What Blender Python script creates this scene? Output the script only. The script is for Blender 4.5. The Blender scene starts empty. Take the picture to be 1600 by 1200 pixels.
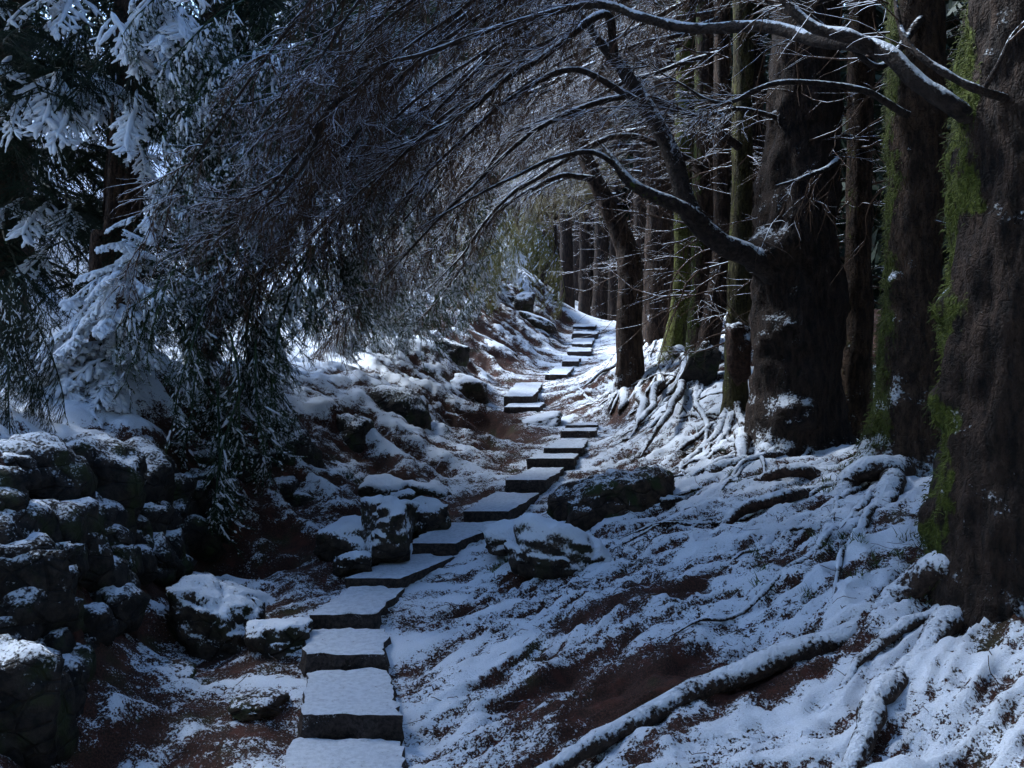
import bpy, math, random
import numpy as np
from mathutils import Vector

# ------------------------------------------------------------------ camera, sky, sun, exposure
SC = bpy.context.scene
COL = SC.collection
F, H = 1556.0, 500.0                     # focal length and horizon row, in photo pixels (1600 x 1200)
cam_d = bpy.data.cameras.new('camera')
cam = bpy.data.objects.new('camera', cam_d); COL.objects.link(cam)
cam.location = (0, 0, 0); cam.rotation_euler = (math.radians(90), 0, 0)
cam_d.sensor_width = 36; cam_d.lens = F / 1600 * 36
cam_d.shift_y = -(600 - H) / 1600
cam_d.clip_start = 0.05; cam_d.clip_end = 500
SC.camera = cam

SUN_EL, SUN_AZ = 49.0, -54.0             # azimuth from +Y towards +X
w = bpy.data.worlds.new('World'); SC.world = w; w.use_nodes = True
nt = w.node_tree
sky = nt.nodes.new('ShaderNodeTexSky'); sky.sky_type = 'NISHITA'; sky.sun_disc = False
sky.sun_elevation = math.radians(SUN_EL); sky.sun_rotation = math.radians(SUN_AZ)
sky.altitude = 300; sky.air_density = 1.2; sky.dust_density = 0.2; sky.ozone_density = 4.0
nt.links.new(sky.outputs[0], nt.nodes['Background'].inputs[0])
nt.nodes['Background'].inputs[1].default_value = 0.105
sd = bpy.data.lights.new('sun', 'SUN'); so = bpy.data.objects.new('sun', sd); COL.objects.link(so)
sd.energy = 1.4; sd.angle = math.radians(16); sd.color = (0.86, 0.93, 1.0)
_az, _el = math.radians(SUN_AZ), math.radians(SUN_EL)
_dir = Vector((math.sin(_az) * math.cos(_el), math.cos(_az) * math.cos(_el), math.sin(_el)))
so.rotation_euler = _dir.to_track_quat('Z', 'Y').to_euler(); so.location = _dir * 30
SC.view_settings.view_transform = 'Standard'; SC.view_settings.look = 'None'
SC.view_settings.gamma = 1.0; SC.view_settings.exposure = 2.75
SC.render.engine = 'CYCLES'
SC.cycles.use_denoising = True
SC.cycles.use_adaptive_sampling = True; SC.cycles.adaptive_threshold = 0.03
SC.cycles.max_bounces = 4; SC.cycles.diffuse_bounces = 2; SC.cycles.glossy_bounces = 1; SC.cycles.transmission_bounces = 1
SC.cycles.transparent_max_bounces = 4; SC.cycles.caustics_reflective = False

RNG = np.random.default_rng(7)

# ------------------------------------------------------------------ numeric helpers
def P(u, v, d):
    return np.array([(u - 800) / F * d, d, (H - v) / F * d])

def Pz(u, v, z):
    return P(u, v, -z * F / (v - H))

_perm = np.random.default_rng(3).permutation(256); _perm = np.concatenate([_perm, _perm])
_g3 = np.random.default_rng(4).normal(size=(256, 3)); _g3 /= np.linalg.norm(_g3, axis=1)[:, None]

def noise(p):
    p = np.asarray(p, float)
    sh = p.shape[:-1]; p = p.reshape(-1, 3)
    i = np.floor(p).astype(int); f = p - i
    uu = f * f * f * (f * (f * 6 - 15) + 10)
    i &= 255
    out = 0
    for dx in (0, 1):
        wx = uu[:, 0] if dx else 1 - uu[:, 0]
        for dy in (0, 1):
            wy = uu[:, 1] if dy else 1 - uu[:, 1]
            for dz in (0, 1):
                wz = uu[:, 2] if dz else 1 - uu[:, 2]
                h = _perm[_perm[_perm[(i[:, 0] + dx) & 255] + ((i[:, 1] + dy) & 255)] + ((i[:, 2] + dz) & 255)]
                g = _g3[h]
                out = out + wx * wy * wz * (g[:, 0] * (f[:, 0] - dx) + g[:, 1] * (f[:, 1] - dy) + g[:, 2] * (f[:, 2] - dz))
    return (out * 1.6).reshape(sh)

def fbm(p, o=4, gain=.5, lac=2.03):
    p = np.asarray(p, float); a = 1.0; s = 0
    for k in range(o):
        s = s + a * noise(p + 17.3 * k); p = p * lac; a *= gain
    return s

def sstep(a, b, x):
    t = np.clip((x - a) / (b - a), 0, 1); return t * t * (3 - 2 * t)

def unit(v):
    return v / np.maximum(np.linalg.norm(v, axis=-1, keepdims=True), 1e-9)

def spline(pts, n):
    pts = np.asarray(pts, float); m = len(pts)
    if m == 2: return pts[0] + (pts[1] - pts[0]) * np.linspace(0, 1, n)[:, None]
    q = np.vstack([2 * pts[0] - pts[1], pts, 2 * pts[-1] - pts[-2]])
    t = np.linspace(0, m - 1 - 1e-6, n); i = t.astype(int); f = (t - i)[:, None]
    a, b, c, d = q[i], q[i + 1], q[i + 2], q[i + 3]
    return .5 * (2 * b + (c - a) * f + (2 * a - 5 * b + 4 * c - d) * f ** 2 + (3 * b - a - 3 * c + d) * f ** 3)

# ------------------------------------------------------------------ mesh helpers
class MB:
    """collects vertices and faces; one mesh at the end"""
    def __init__(s): s.v = []; s.f = []; s.n = 0; s.a = []
    def add(s, v, f, a=None):
        v = np.asarray(v, float).reshape(-1, 3); s.v.append(v); s.f.append(np.asarray(f, int) + s.n); s.n += len(v)
        s.a.append(np.zeros(len(v)) if a is None else np.asarray(a, float).reshape(-1))
    def mesh(s, name, mat, origin=(0, 0, 0), smooth=True, attr=None):
        me = bpy.data.meshes.new(name)
        v = np.vstack(s.v) - np.asarray(origin)
        loops = np.concatenate([f.reshape(-1) for f in s.f])
        sizes = np.concatenate([np.full(len(f), f.shape[1]) for f in s.f])
        me.vertices.add(len(v)); me.vertices.foreach_set('co', v.astype(np.float32).reshape(-1))
        me.loops.add(len(loops)); me.loops.foreach_set('vertex_index', loops.astype(np.int32))
        me.polygons.add(len(sizes))
        me.polygons.foreach_set('loop_start', np.concatenate([[0], np.cumsum(sizes)[:-1]]).astype(np.int32))
        me.polygons.foreach_set('use_smooth', np.full(len(sizes), smooth))
        if attr:
            at = me.attributes.new(attr, 'FLOAT', 'POINT')
            at.data.foreach_set('value', np.concatenate(s.a).astype(np.float32))
        me.update(calc_edges=True); me.validate()
        if mat: me.materials.append(mat)
        return me
    def obj(s, name, mat, parent=None, origin=None, smooth=True, attr=None, kind=None):
        if origin is None: origin = parent['_o'] if parent is not None else (0, 0, 0)
        o = bpy.data.objects.new(name, s.mesh(name, mat, origin, smooth, attr)); COL.objects.link(o)
        if parent is not None: o.parent = parent
        else: o.location = origin
        if kind: o['kind'] = kind
        return o

def thing(name, label, cat, loc, group=None, kind=None):
    o = bpy.data.objects.new(name, None); COL.objects.link(o); o.location = tuple(loc)
    o.empty_display_size = .2
    if label: o['label'] = label
    if cat: o['category'] = cat
    if group: o['group'] = group
    if kind: o['kind'] = kind
    o['_o'] = [float(c) for c in loc]
    return o

def tag(o, label, cat, group=None):
    o['label'] = label; o['category'] = cat
    if group: o['group'] = group

REF = unit(np.array([.31, .88, .22]))
def tubes(mb, paths, radii, sides=4, caps=False, a=None, squash=1.0, flip=0.0):
    """paths (N,K,3), radii (N,K)"""
    paths = np.asarray(paths, float); radii = np.asarray(radii, float)
    if paths.ndim == 2: paths = paths[None]; radii = radii[None]
    N, K, _ = paths.shape
    t = unit(np.gradient(paths, axis=1))
    vert = np.abs(t[..., 2:3]) > .93
    vert = np.repeat(vert.any(axis=1, keepdims=True), K, axis=1)
    ref = np.where(vert, REF, np.array([0, 0, 1.0]))
    s = unit(np.cross(t, ref)); up = np.cross(s, t)
    an = np.arange(sides) / sides * 2 * np.pi + np.pi / 2 + flip
    r = radii[..., None, None] if radii.ndim == 2 else radii[..., None]
    v = paths[:, :, None, :] + r * (np.cos(an)[:, None] * s[:, :, None, :] + squash * np.sin(an)[:, None] * up[:, :, None, :])
    base = (np.arange(N) * K * sides)[:, None, None] + (np.arange(K - 1) * sides)[None, :, None]
    j = np.arange(sides)[None, None, :]; j2 = (j + 1) % sides
    f = np.stack([base + j, base + j2, base + sides + j2, base + sides + j], -1).reshape(-1, 4)
    aa = None if a is None else np.broadcast_to(np.asarray(a)[:, :, None] if np.ndim(a) == 2 else a, (N, K, sides)).reshape(-1)
    mb.add(v, f, aa)
    if caps:
        for e in (0, K - 1):
            c = v.reshape(N, K, sides, 3)[:, e]
            cm = c.mean(1, keepdims=True); vv = np.concatenate([c, cm], 1)
            b = (np.arange(N) * (sides + 1))[:, None]
            jj = np.arange(sides)[None]
            tri = np.stack([b + jj, b + (jj + 1) % sides, b + sides + 0 * jj], -1).reshape(-1, 3)
            mb.add(vv, tri[:, ::-1] if e == 0 else tri)

def grow(p0, d0, L, K, droop, wob, rng):
    """N twigs: start (N,3), direction (N,3), length (N,), gravity droop (N,) -> (N,K,3)"""
    N = len(p0); out = np.zeros((N, K, 3)); out[:, 0] = p0; d = unit(d0)
    st = (L / (K - 1))[:, None]
    for k in range(1, K):
        d = unit(d + np.array([0, 0, -1.0]) * (droop[:, None] * st) + rng.normal(size=(N, 3)) * wob)
        out[:, k] = out[:, k - 1] + d * st
    return out

def along(paths, n, lo, hi, rng):
    """n random points on each path: position, tangent, parameter  (N*n)"""
    N, K, _ = paths.shape
    t = np.sort(rng.uniform(lo, hi, (N, n)), 1) * (K - 1 - 1e-4)
    i = t.astype(int); f = (t - i)[..., None]
    r = np.arange(N)[:, None]
    p = paths[r, i] * (1 - f) + paths[r, i + 1] * f
    tg = unit(paths[r, i + 1] - paths[r, i])
    return p.reshape(-1, 3), tg.reshape(-1, 3), (t / (K - 1)).reshape(-1)

def needles(mb, paths, n, ln, wd, rng, lo=.1, hi=1.0, spread=1.0):
    p, t, _ = along(paths, n, lo, hi, rng)
    rnd = rng.normal(size=p.shape); side = unit(np.cross(t, rnd))
    d = unit(t * .75 + side * spread)
    L = ln * rng.uniform(.7, 1.25, (len(p), 1))
    wv = unit(np.cross(d, rng.normal(size=p.shape))) * wd
    v = np.stack([p - wv, p + wv, p + d * L], 1)
    mb.add(v, np.arange(len(p) * 3).reshape(-1, 3))

# ------------------------------------------------------------------ materials
class NT:
    def __init__(s, name):
        s.m = bpy.data.materials.new(name); s.m.use_nodes = True; s.t = s.m.node_tree
        s.b = s.t.nodes['Principled BSDF']
    def n(s, typ, **k):
        nd = s.t.nodes.new(typ)
        for a, b in k.items(): setattr(nd, a, b)
        return nd
    def link(s, a, b): s.t.links.new(a, b)
    def val(s, sock, v):
        if hasattr(v, 'links') or hasattr(v, 'is_output'): s.link(v, sock)
        else: sock.default_value = v
    def math(s, op, a, b=0.0, clamp=False):
        nd = s.n('ShaderNodeMath', operation=op, use_clamp=clamp); s.val(nd.inputs[0], a); s.val(nd.inputs[1], b); return nd.outputs[0]
    def noise(s, scale, detail=4, rough=.55, vec=None, dist=0.0):
        nd = s.n('ShaderNodeTexNoise'); nd.inputs['Scale'].default_value = scale; nd.inputs['Detail'].default_value = detail
        nd.inputs['Roughness'].default_value = rough; nd.inputs['Distortion'].default_value = dist
        s.link(vec if vec is not None else s.pos(), nd.inputs['Vector']); return nd.outputs['Fac']
    def pos(s):
        if not hasattr(s, '_g'): s._g = s.n('ShaderNodeNewGeometry')
        return s._g.outputs['Position']
    def nz(s, vec=(0, 0, 1)):
        s.pos()
        nd = s.n('ShaderNodeVectorMath', operation='DOT_PRODUCT'); s.link(s._g.outputs['Normal'], nd.inputs[0])
        nd.inputs[1].default_value = vec; return nd.outputs['Value']
    def stretch(s, sc):
        nd = s.n('ShaderNodeVectorMath', operation='MULTIPLY'); s.link(s.pos(), nd.inputs[0]); nd.inputs[1].default_value = sc; return nd.outputs[0]
    def ss(s, x, lo, hi):
        nd = s.n('ShaderNodeMapRange', interpolation_type='SMOOTHSTEP'); s.val(nd.inputs['Value'], x)
        nd.inputs['From Min'].default_value = lo; nd.inputs['From Max'].default_value = hi; return nd.outputs[0]
    def attr(s, name):
        nd = s.n('ShaderNodeAttribute', attribute_name=name); return nd.outputs['Fac']
    def mix(s, f, a, b):
        nd = s.n('ShaderNodeMix', data_type='RGBA'); s.val(nd.inputs['Factor'], f)
        s.val(nd.inputs[6], a if not isinstance(a, tuple) else (*a, 1)); s.val(nd.inputs[7], b if not isinstance(b, tuple) else (*b, 1))
        return nd.outputs[2]
    def bump(s, h, dist, strength=1.0):
        nd = s.n('ShaderNodeBump'); nd.inputs['Distance'].default_value = dist; nd.inputs['Strength'].default_value = strength
        s.link(h, nd.inputs['Height']); s.link(nd.outputs[0], s.b.inputs['Normal'])
    def done(s, col, rough=.85, spec=.25):
        s.val(s.b.inputs['Base Color'], col if not isinstance(col, tuple) else (*col, 1)); s.val(s.b.inputs['Roughness'], rough)
        s.b.inputs['Specular IOR Level'].default_value = spec
        return s.m

SNOW = (.80, .84, .90)

def mat_ground():
    q = NT('litter_and_snow')
    a = q.attr('snow')
    n1 = q.noise(24, 4, .65)
    n2 = q.noise(90, 2, .6)
    m = q.math('ADD', q.math('MULTIPLY', q.math('SUBTRACT', n1, .5), 1.4), q.math('MULTIPLY', q.math('SUBTRACT', n2, .5), 1.25))
    m = q.math('ADD', m, a)
    mask = q.math('MAXIMUM', q.ss(m, .36, .58), q.math('MULTIPLY', q.ss(q.noise(70, 3, .7), .60, .68), q.math('MULTIPLY', q.ss(a, -.1, .35), .85)))
    lit = q.mix(q.ss(q.noise(110, 4, .75), .36, .66), (.014, .008, .006), (.095, .040, .026))
    lit = q.mix(q.ss(q.noise(9, 3), .5, .75), lit, (.10, .034, .022))
    lit = q.mix(q.math('MULTIPLY', q.ss(q.noise(3.1, 3), .55, .72), .5), lit, (.03, .045, .014))
    sn = q.mix(q.ss(q.noise(140, 2), .42, .6), (.72, .76, .82), SNOW)
    hgt = q.math('ADD', q.math('MULTIPLY', mask, 1.0), q.math('MULTIPLY', n2, .6))
    hgt = q.math('ADD', hgt, q.math('MULTIPLY', q.noise(150, 2, .7), .5)); q.bump(hgt, .012, .8)
    return q.done(q.mix(mask, lit, sn), q.mix(mask, (.9, .9, .9), (.6, .6, .6)))

def mat_rock(name, c1, c2, lo=.45, hi=.75, green=.5, amp=.9):
    q = NT(name)
    n1 = q.noise(8, 3, .6); n2 = q.noise(55, 3, .65)
    s = q.math('ADD', q.nz(), q.math('ADD', q.math('MULTIPLY', q.math('SUBTRACT', n1, .5), amp * 1.5), q.math('MULTIPLY', q.math('SUBTRACT', n2, .5), amp * 2.0)))
    mask = q.ss(s, lo, hi)
    base = q.mix(q.ss(q.noise(14, 6, .65), .35, .68), c1, c2)
    base = q.mix(q.math('MULTIPLY', q.ss(q.noise(5, 4), .5, .66), green), base, (.035, .05, .014))
    vo = q.n('ShaderNodeTexVoronoi', feature='DISTANCE_TO_EDGE'); vo.inputs['Scale'].default_value = 5.5; q.link(q.stretch((1, 1, 1.6)), vo.inputs['Vector'])
    crack = q.math('MULTIPLY', q.ss(vo.outputs['Distance'], 0, .06), q.math('MULTIPLY', q.math('SUBTRACT', 1.0, mask), .9))
    q.bump(q.math('ADD', crack, q.math('ADD', q.math('MULTIPLY', mask, .6), q.math('ADD', q.noise(22, 4, .7), q.math('MULTIPLY', n2, .5)))), .022, 1.0)
    return q.done(q.mix(mask, base, SNOW), .8)

def mat_slab():
    q = NT('gritstone_with_snow')
    n1 = q.noise(11, 5, .62); n2 = q.noise(130, 3, .65)
    st = q.noise(30, 4, .7)
    s = q.math('ADD', q.nz(), q.math('ADD', q.math('MULTIPLY', q.math('SUBTRACT', n1, .5), .45), q.math('ADD', q.math('MULTIPLY', q.math('SUBTRACT', n2, .5), 1.5), q.math('MULTIPLY', q.math('SUBTRACT', st, .5), .9))))
    mask = q.ss(s, .50, .80)
    base = q.mix(q.ss(q.noise(40, 6, .7), .35, .65), (.018, .015, .014), (.075, .055, .048))
    q.bump(q.math('ADD', q.math('MULTIPLY', mask, .6), q.math('ADD', q.noise(45, 5, .7), n2)), .008, .8)
    return q.done(q.mix(mask, base, q.mix(q.ss(st, .38, .62), (.54, .58, .64), (.66, .70, .76))), .75)

def mat_bark(name, c1, c2, moss_col=(.075, .095, .012), lo=.72, hi=.98, side=(-.25, -.25, .9), amp=1.2, zf=.25, cracks=.5):
    q = NT(name)
    st = q.stretch((1, 1, zf))
    n1 = q.noise(24, 4, .68, st); n2 = q.noise(50, 3, .6); n3 = q.noise(6, 3, .65)
    cr = q.n('ShaderNodeTexVoronoi', feature='DISTANCE_TO_EDGE'); cr.inputs['Scale'].default_value = 22
    wr = q.n('ShaderNodeVectorMath', operation='ADD'); q.link(q.stretch((1, 1, .45)), wr.inputs[0])
    nw = q.n('ShaderNodeTexNoise'); nw.inputs['Scale'].default_value = 14; nw.inputs['Detail'].default_value = 2; q.link(q.pos(), nw.inputs['Vector'])
    sw = q.n('ShaderNodeVectorMath', operation='SCALE'); q.link(nw.outputs['Color'], sw.inputs[0]); sw.inputs['Scale'].default_value = .10; q.link(sw.outputs[0], wr.inputs[1])
    q.link(wr.outputs[0], cr.inputs['Vector'])
    crack = q.ss(cr.outputs['Distance'], .0, .12)
    base = q.mix(q.ss(n1, .32, .7), c1, c2)
    moss = q.math('ADD', q.attr('moss'), q.math('ADD', q.math('MULTIPLY', q.math('SUBTRACT', n1, .5), 1.2), q.math('MULTIPLY', q.math('SUBTRACT', n3, .5), 1.2)))
    mm = q.ss(moss, .42, .66)
    mc = q.mix(q.ss(n2, .3, .7), tuple(c * .45 for c in moss_col), moss_col)
    base = q.mix(mm, base, mc)
    s = q.math('ADD', q.nz(side), q.math('ADD', q.math('MULTIPLY', q.math('SUBTRACT', n2, .5), amp), q.math('MULTIPLY', q.math('SUBTRACT', n3, .5), 1.7)))
    s = q.math('ADD', s, q.math('MULTIPLY', q.attr('cling'), .8))
    mask = q.ss(s, lo, hi)
    q.bump(q.math('ADD', q.math('MULTIPLY', mask, .7), q.math('ADD', q.math('MULTIPLY', crack, cracks), q.math('ADD', n1, q.math('MULTIPLY', n2, .5)))), .03, 1.0)
    return q.done(q.mix(mask, base, SNOW), .85)

def mat_twig(name, c1, c2, lo=.25, hi=.6, amp=1.2, sc=35):
    q = NT(name)
    n1 = q.noise(sc, 3, .6); n2 = q.noise(3.0, 3, .6)
    s = q.math('ADD', q.nz(), q.math('ADD', q.math('MULTIPLY', q.math('SUBTRACT', n1, .5), amp), q.math('MULTIPLY', q.math('SUBTRACT', n2, .5), amp)))
    return q.done(q.mix(q.ss(s, lo, hi), q.mix(n1, c1, c2), (.74, .79, .88)), .8)

def mat_needle(name, c1, c2, snow=None, trans=0):
    q = NT(name)
    c = q.mix(q.ss(q.noise(5, 3), .35, .65), c1, c2)
    if snow:
        n1 = q.noise(30, 3, .6)
        s = q.math('ADD', q.math('ABSOLUTE', q.nz()), q.math('MULTIPLY', q.math('SUBTRACT', n1, .5), 1.2))
        c = q.mix(q.ss(s, *snow), c, SNOW)
    m = q.done(c, .65)
    if trans:
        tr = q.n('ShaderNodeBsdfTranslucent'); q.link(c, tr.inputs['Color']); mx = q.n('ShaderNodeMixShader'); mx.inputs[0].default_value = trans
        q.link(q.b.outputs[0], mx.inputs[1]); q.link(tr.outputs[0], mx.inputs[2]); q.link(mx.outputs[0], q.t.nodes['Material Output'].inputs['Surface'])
    return m

def mat_snow():
    q = NT('snow')
    q.bump(q.noise(60, 5, .6), .012, .5)
    return q.done(q.mix(q.ss(q.noise(25, 3), .4, .6), (.76, .8, .87), SNOW), .55, .3)

M_GROUND = mat_ground()
M_ROCK = mat_rock('dark_wall_rock', (.010, .009, .009), (.045, .036, .030), .62, 1.02, .6)
M_BOULDER = mat_rock('brown_boulder', (.020, .015, .012), (.075, .055, .042), .34, .62, .4)
M_CAPPED = mat_rock('snow_capped_boulder', (.020, .015, .012), (.075, .055, .042), .12, .42, .4, .5)
M_THICK = mat_rock('thickly_snowed_boulder', (.020, .015, .012), (.075, .055, .042), -.02, .30, .4, .45)
M_OUTCROP = mat_rock('mossy_outcrop_rock', (.022, .015, .011), (.095, .060, .042), .84, 1.08, .9)
M_SLAB = mat_slab()
M_BARK = mat_bark('spruce_bark', (.018, .011, .008), (.095, .056, .036))
M_BARK_DARK = mat_bark('dark_spruce_bark', (.010, .007, .006), (.055, .034, .024), moss_col=(.085, .105, .014), cracks=.15)
M_BARK_RED = mat_bark('reddish_root_bark', (.020, .012, .009), (.085, .045, .030), lo=.62, hi=.85, zf=1, cracks=0.0)
M_BARK_GREEN = mat_bark('mossy_yellow_bark', (.03, .025, .012), (.10, .085, .03), moss_col=(.15, .16, .03))
M_ROOT = mat_bark('snowy_root_bark', (.02, .013, .010), (.08, .05, .036), lo=.38, hi=.70, amp=1.9, zf=1, cracks=0.0)
M_LIMB = mat_bark('limb_bark', (.015, .011, .010), (.055, .038, .030), lo=.40, hi=.62, side=(0, 0, 1), amp=.9, zf=1, cracks=0.0)
M_TWIG = mat_twig('dead_brown_twig', (.040, .022, .014), (.10, .058, .036), .80, 1.0)
M_TWIG_SNOW = mat_twig('snowy_brown_twig', (.045, .025, .016), (.11, .063, .038), .52, .72)
M_TWIG_GLOW = mat_twig('glow_painted_ochre_twig', (.16, .125, .05), (.29, .23, .11), .6, .9)  # paler than the brown twigs: light at the tunnel end put into the colour
M_NEEDLE = mat_needle('spruce_needles', (.010, .026, .010), (.030, .062, .020))
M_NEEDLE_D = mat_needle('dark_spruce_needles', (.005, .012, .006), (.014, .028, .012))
M_NEEDLE_S = mat_needle('dusted_spruce_needles', (.018, .040, .020), (.055, .095, .042), (.72, 1.05), .35)
M_NEEDLE_GLOW = mat_needle('glow_painted_yellow_needles', (.17, .18, .05), (.30, .27, .10), (.80, 1.1), .7)  # yellow-green brightened so the needle colour itself carries the glow
M_SNOW = mat_snow()
M_MOSS_TRUNK = mat_needle('shaggy_trunk_moss', (.030, .040, .008), (.095, .115, .018))
M_MOSS = mat_needle('green_moss_sprigs', (.03, .05, .010), (.08, .11, .025), (.75, 1.05))

# ------------------------------------------------------------------ stone slabs of the path (corner pixels -> heights from a chain of steps)
SL = [  # FL, FR, BR, BL in photo pixels, riser in metres
    [(440, 1262), (654, 1262), (632, 1152), (462, 1152), .12], [(470, 1117), (630, 1117), (605, 1046), (475, 1046), .10],
    [(473, 1022), (602, 1022), (597, 982), (480, 982), .09], [(482, 959), (589, 962), (634, 918), (548, 916), .08],
    [(542, 900), (625, 906), (715, 868), (610, 866), .08], [(642, 846), (712, 851), (796, 814), (700, 814), .08],
    [(723, 797), (794, 800), (846, 770), (778, 767), .12], [(788, 748), (854, 751), (882, 730), (830, 729), .11],
    [(822, 717), (897, 715), (902, 708), (840, 709), .11], [(849, 700), (911, 699), (920, 687), (869, 686), .08],
    [(875, 673), (929, 673), (934, 668), (882, 668), .10], [(884, 664), (931, 664), (934, 660), (890, 660), .07],
    [(786, 634), (845, 637), (850, 629), (795, 628), .08], [(788, 619), (832, 619), (849, 597), (806, 598), .10],
    [(851, 584), (886, 586), (897, 573), (867, 573), .09], [(878, 564), (904, 564), (908, 559), (884, 559), .09],
    [(886, 549), (923, 549), (927, 543), (890, 543), .10], [(893, 537), (925, 537), (929, 528), (896, 528), .09],
    [(894, 521), (934, 521), (936, 517), (896, 517), .08], [(895, 510), (929, 510), (931, 506), (897, 506), .08]]
DF = [4.15, 4.86, None, None, None, None, None, None, None, None, 11.75, 12.45, 13.9, 14.5, 16.4, 17.9, 19.2, 20.6, 22.0, 23.1]
slabs = []; prev = None
for k, s in enumerate(SL):
    df = DF[k] if DF[k] else prev + .05
    vf = (s[0][1] + s[1][1]) / 2; vb = (s[2][1] + s[3][1]) / 2
    z = (H - vf) / F * df
    flat = -z * F / max(vb - H, 6)
    db = min(flat, df + (1.25 if k not in (8, 10, 11, 15, 16, 18, 19) else .75))
    c = [P(*s[0][:2], df), P(*s[1][:2], df), P(*s[2][:2], db), P(*s[3][:2], db)]
    for i in (0, 1): c[i][2] = z
    zb = (H - vb) / F * db
    for i in (2, 3): c[i][2] = zb
    slabs.append((np.array(c), s[4])); prev = db

# ------------------------------------------------------------------ ground: thin-plate surface through surveyed points
CP = []
for c, r in slabs:
    m = c.mean(0); fr = (c[0] + c[1]) / 2; bk = (c[2] + c[3]) / 2
    for sgn, pr in ((-1, (c[0], c[3])), (1, (c[1], c[2]))):
        e = (pr[0] + pr[1]) / 2; o = unit(e - m) * .12
        CP.append(e + o + [0, 0, -r * .75])
    CP.append(fr + [0, -.05, -r * 1.05])
for q in [(700, 1080, -1.95), (900, 1080, -1.88), (1200, 1080, -1.77), (1400, 1080, -1.68), (1580, 1080, -1.62), (800, 1190, -2.02), (1100, 1190, -1.9),
          (1400, 1190, -1.8), (1580, 1160, -1.72), (720, 960, -1.88), (900, 950, -1.72), (1100, 950, -1.6), (1300, 950, -1.5), (1440, 985, -1.52),
          (800, 890, -1.74), (1000, 880, -1.6), (1200, 870, -1.45), (1380, 860, -1.3), (960, 820, -1.56), (1100, 810, -1.44), (1240, 790, -1.32), (1350, 760, -1.2),
          (1150, 740, -1.3), (1280, 720, -1.2), (1000, 740, -1.5), (940, 700, -1.38), (1050, 680, -1.2), (1400, 700, -1.05),
          (100, 1180, -1.98), (300, 1100, -2.0), (400, 1000, -1.9), (300, 950, -1.86), (200, 990, -1.85), (450, 900, -1.76), (400, 860, -1.75), (300, 890, -1.8),
          (500, 860, -1.70), (580, 800, -1.65), (650, 770, -1.6), (720, 740, -1.53), (750, 690, -1.46), (790, 655, -1.29)]:
    CP.append(Pz(*q))
for q in [(0, 690, 5.5), (130, 690, 6.6), (250, 705, 7.4), (320, 700, 8.0), (400, 680, 8.8), (480, 650, 9.6), (560, 640, 10.5), (600, 615, 11.3), (655, 600, 13), (700, 585, 14.5),
          (730, 530, 17), (740, 475, 19.5), (790, 462, 22), (850, 452, 25), (720, 640, 14), (780, 600, 16), (800, 545, 18), (850, 525, 20.5), (870, 502, 23),
          (1152, 645, 10.3), (1245, 688, 9.2), (1335, 690, 9.6), (1095, 600, 11.5), (1090, 572, 12.5), (1055, 560, 13.5), (985, 600, 13.5), (1030, 525, 16), (1000, 660, 12), (960, 620, 14.5),
          (950, 560, 19), (965, 515, 23.5), (885, 505, 26.5), (940, 502, 28.5)]:
    CP.append(P(*q))
CP += [np.array(q, float) for q in [(-4, 6, -.6), (-6, 8, -.3), (-4, 10, -.6), (-3.6, 13, -.4), (-5, 16, 1.1), (-7, 14, 1.4), (-4, 20, 2.0), (-8, 20, 4.6), (-12, 12, 3), (-12, 25, 6.5), (-3, 27, 2.5), (-1.6, 30, 2.9), tuple(P(230, 590, 8.4)), tuple(P(150, 640, 7.6)), tuple(P(60, 665, 7)), tuple(P(200, 550, 8.9)), (-12, 0, 0),
       (-4, 2, -.9), (-2.6, 1, -1.9), (0, 1, -2.15), (3, 1, -1.75), (8, 2, -1), (8, 8, -.7), (8, 14, -.3), (8, 22, .2), (3, 27, 0), (0.2, 31.5, 1.7), (3, 35, .1), (10, 34, .3), (-6, 34, 4.5), (20, 20, 0), (20, 0, -1), (-20, 20, 5),
       (0, -10, -2.3), (10, -10, -1.5), (-10, -10, -1.2), (0, 50, .5), (20, 50, .5), (-20, 50, 5), (5, 11, -.9), (5, 6, -1.1)]]
CP = np.array(CP)
def _phi(r2): return .5 * r2 * np.log(r2 + 1e-9)
_xy = CP[:, :2]; _n = len(CP)
_K = _phi(((_xy[:, None] - _xy[None]) ** 2).sum(-1)) + np.eye(_n) * .04
_A = np.zeros((_n + 3, _n + 3)); _A[:_n, :_n] = _K; _A[:_n, _n] = 1; _A[:_n, _n + 1:] = _xy; _A[_n, :_n] = 1; _A[_n + 1:, :_n] = _xy.T
_W = np.linalg.solve(_A, np.concatenate([CP[:, 2], np.zeros(3)]))
def base_z(x, y):
    x = np.clip(np.asarray(x, float), -20, 20); y = np.clip(np.asarray(y, float), -10, 50)
    sh = x.shape; x = x.reshape(-1); y = y.reshape(-1); out = np.empty(len(x))
    for s in range(0, len(x), 20000):
        e = slice(s, s + 20000)
        r2 = (x[e, None] - _xy[:, 0]) ** 2 + (y[e, None] - _xy[:, 1]) ** 2
        out[e] = _phi(r2) @ _W[:_n] + _W[_n] + _W[_n + 1] * x[e] + _W[_n + 2] * y[e]
    return out.reshape(sh)

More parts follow.
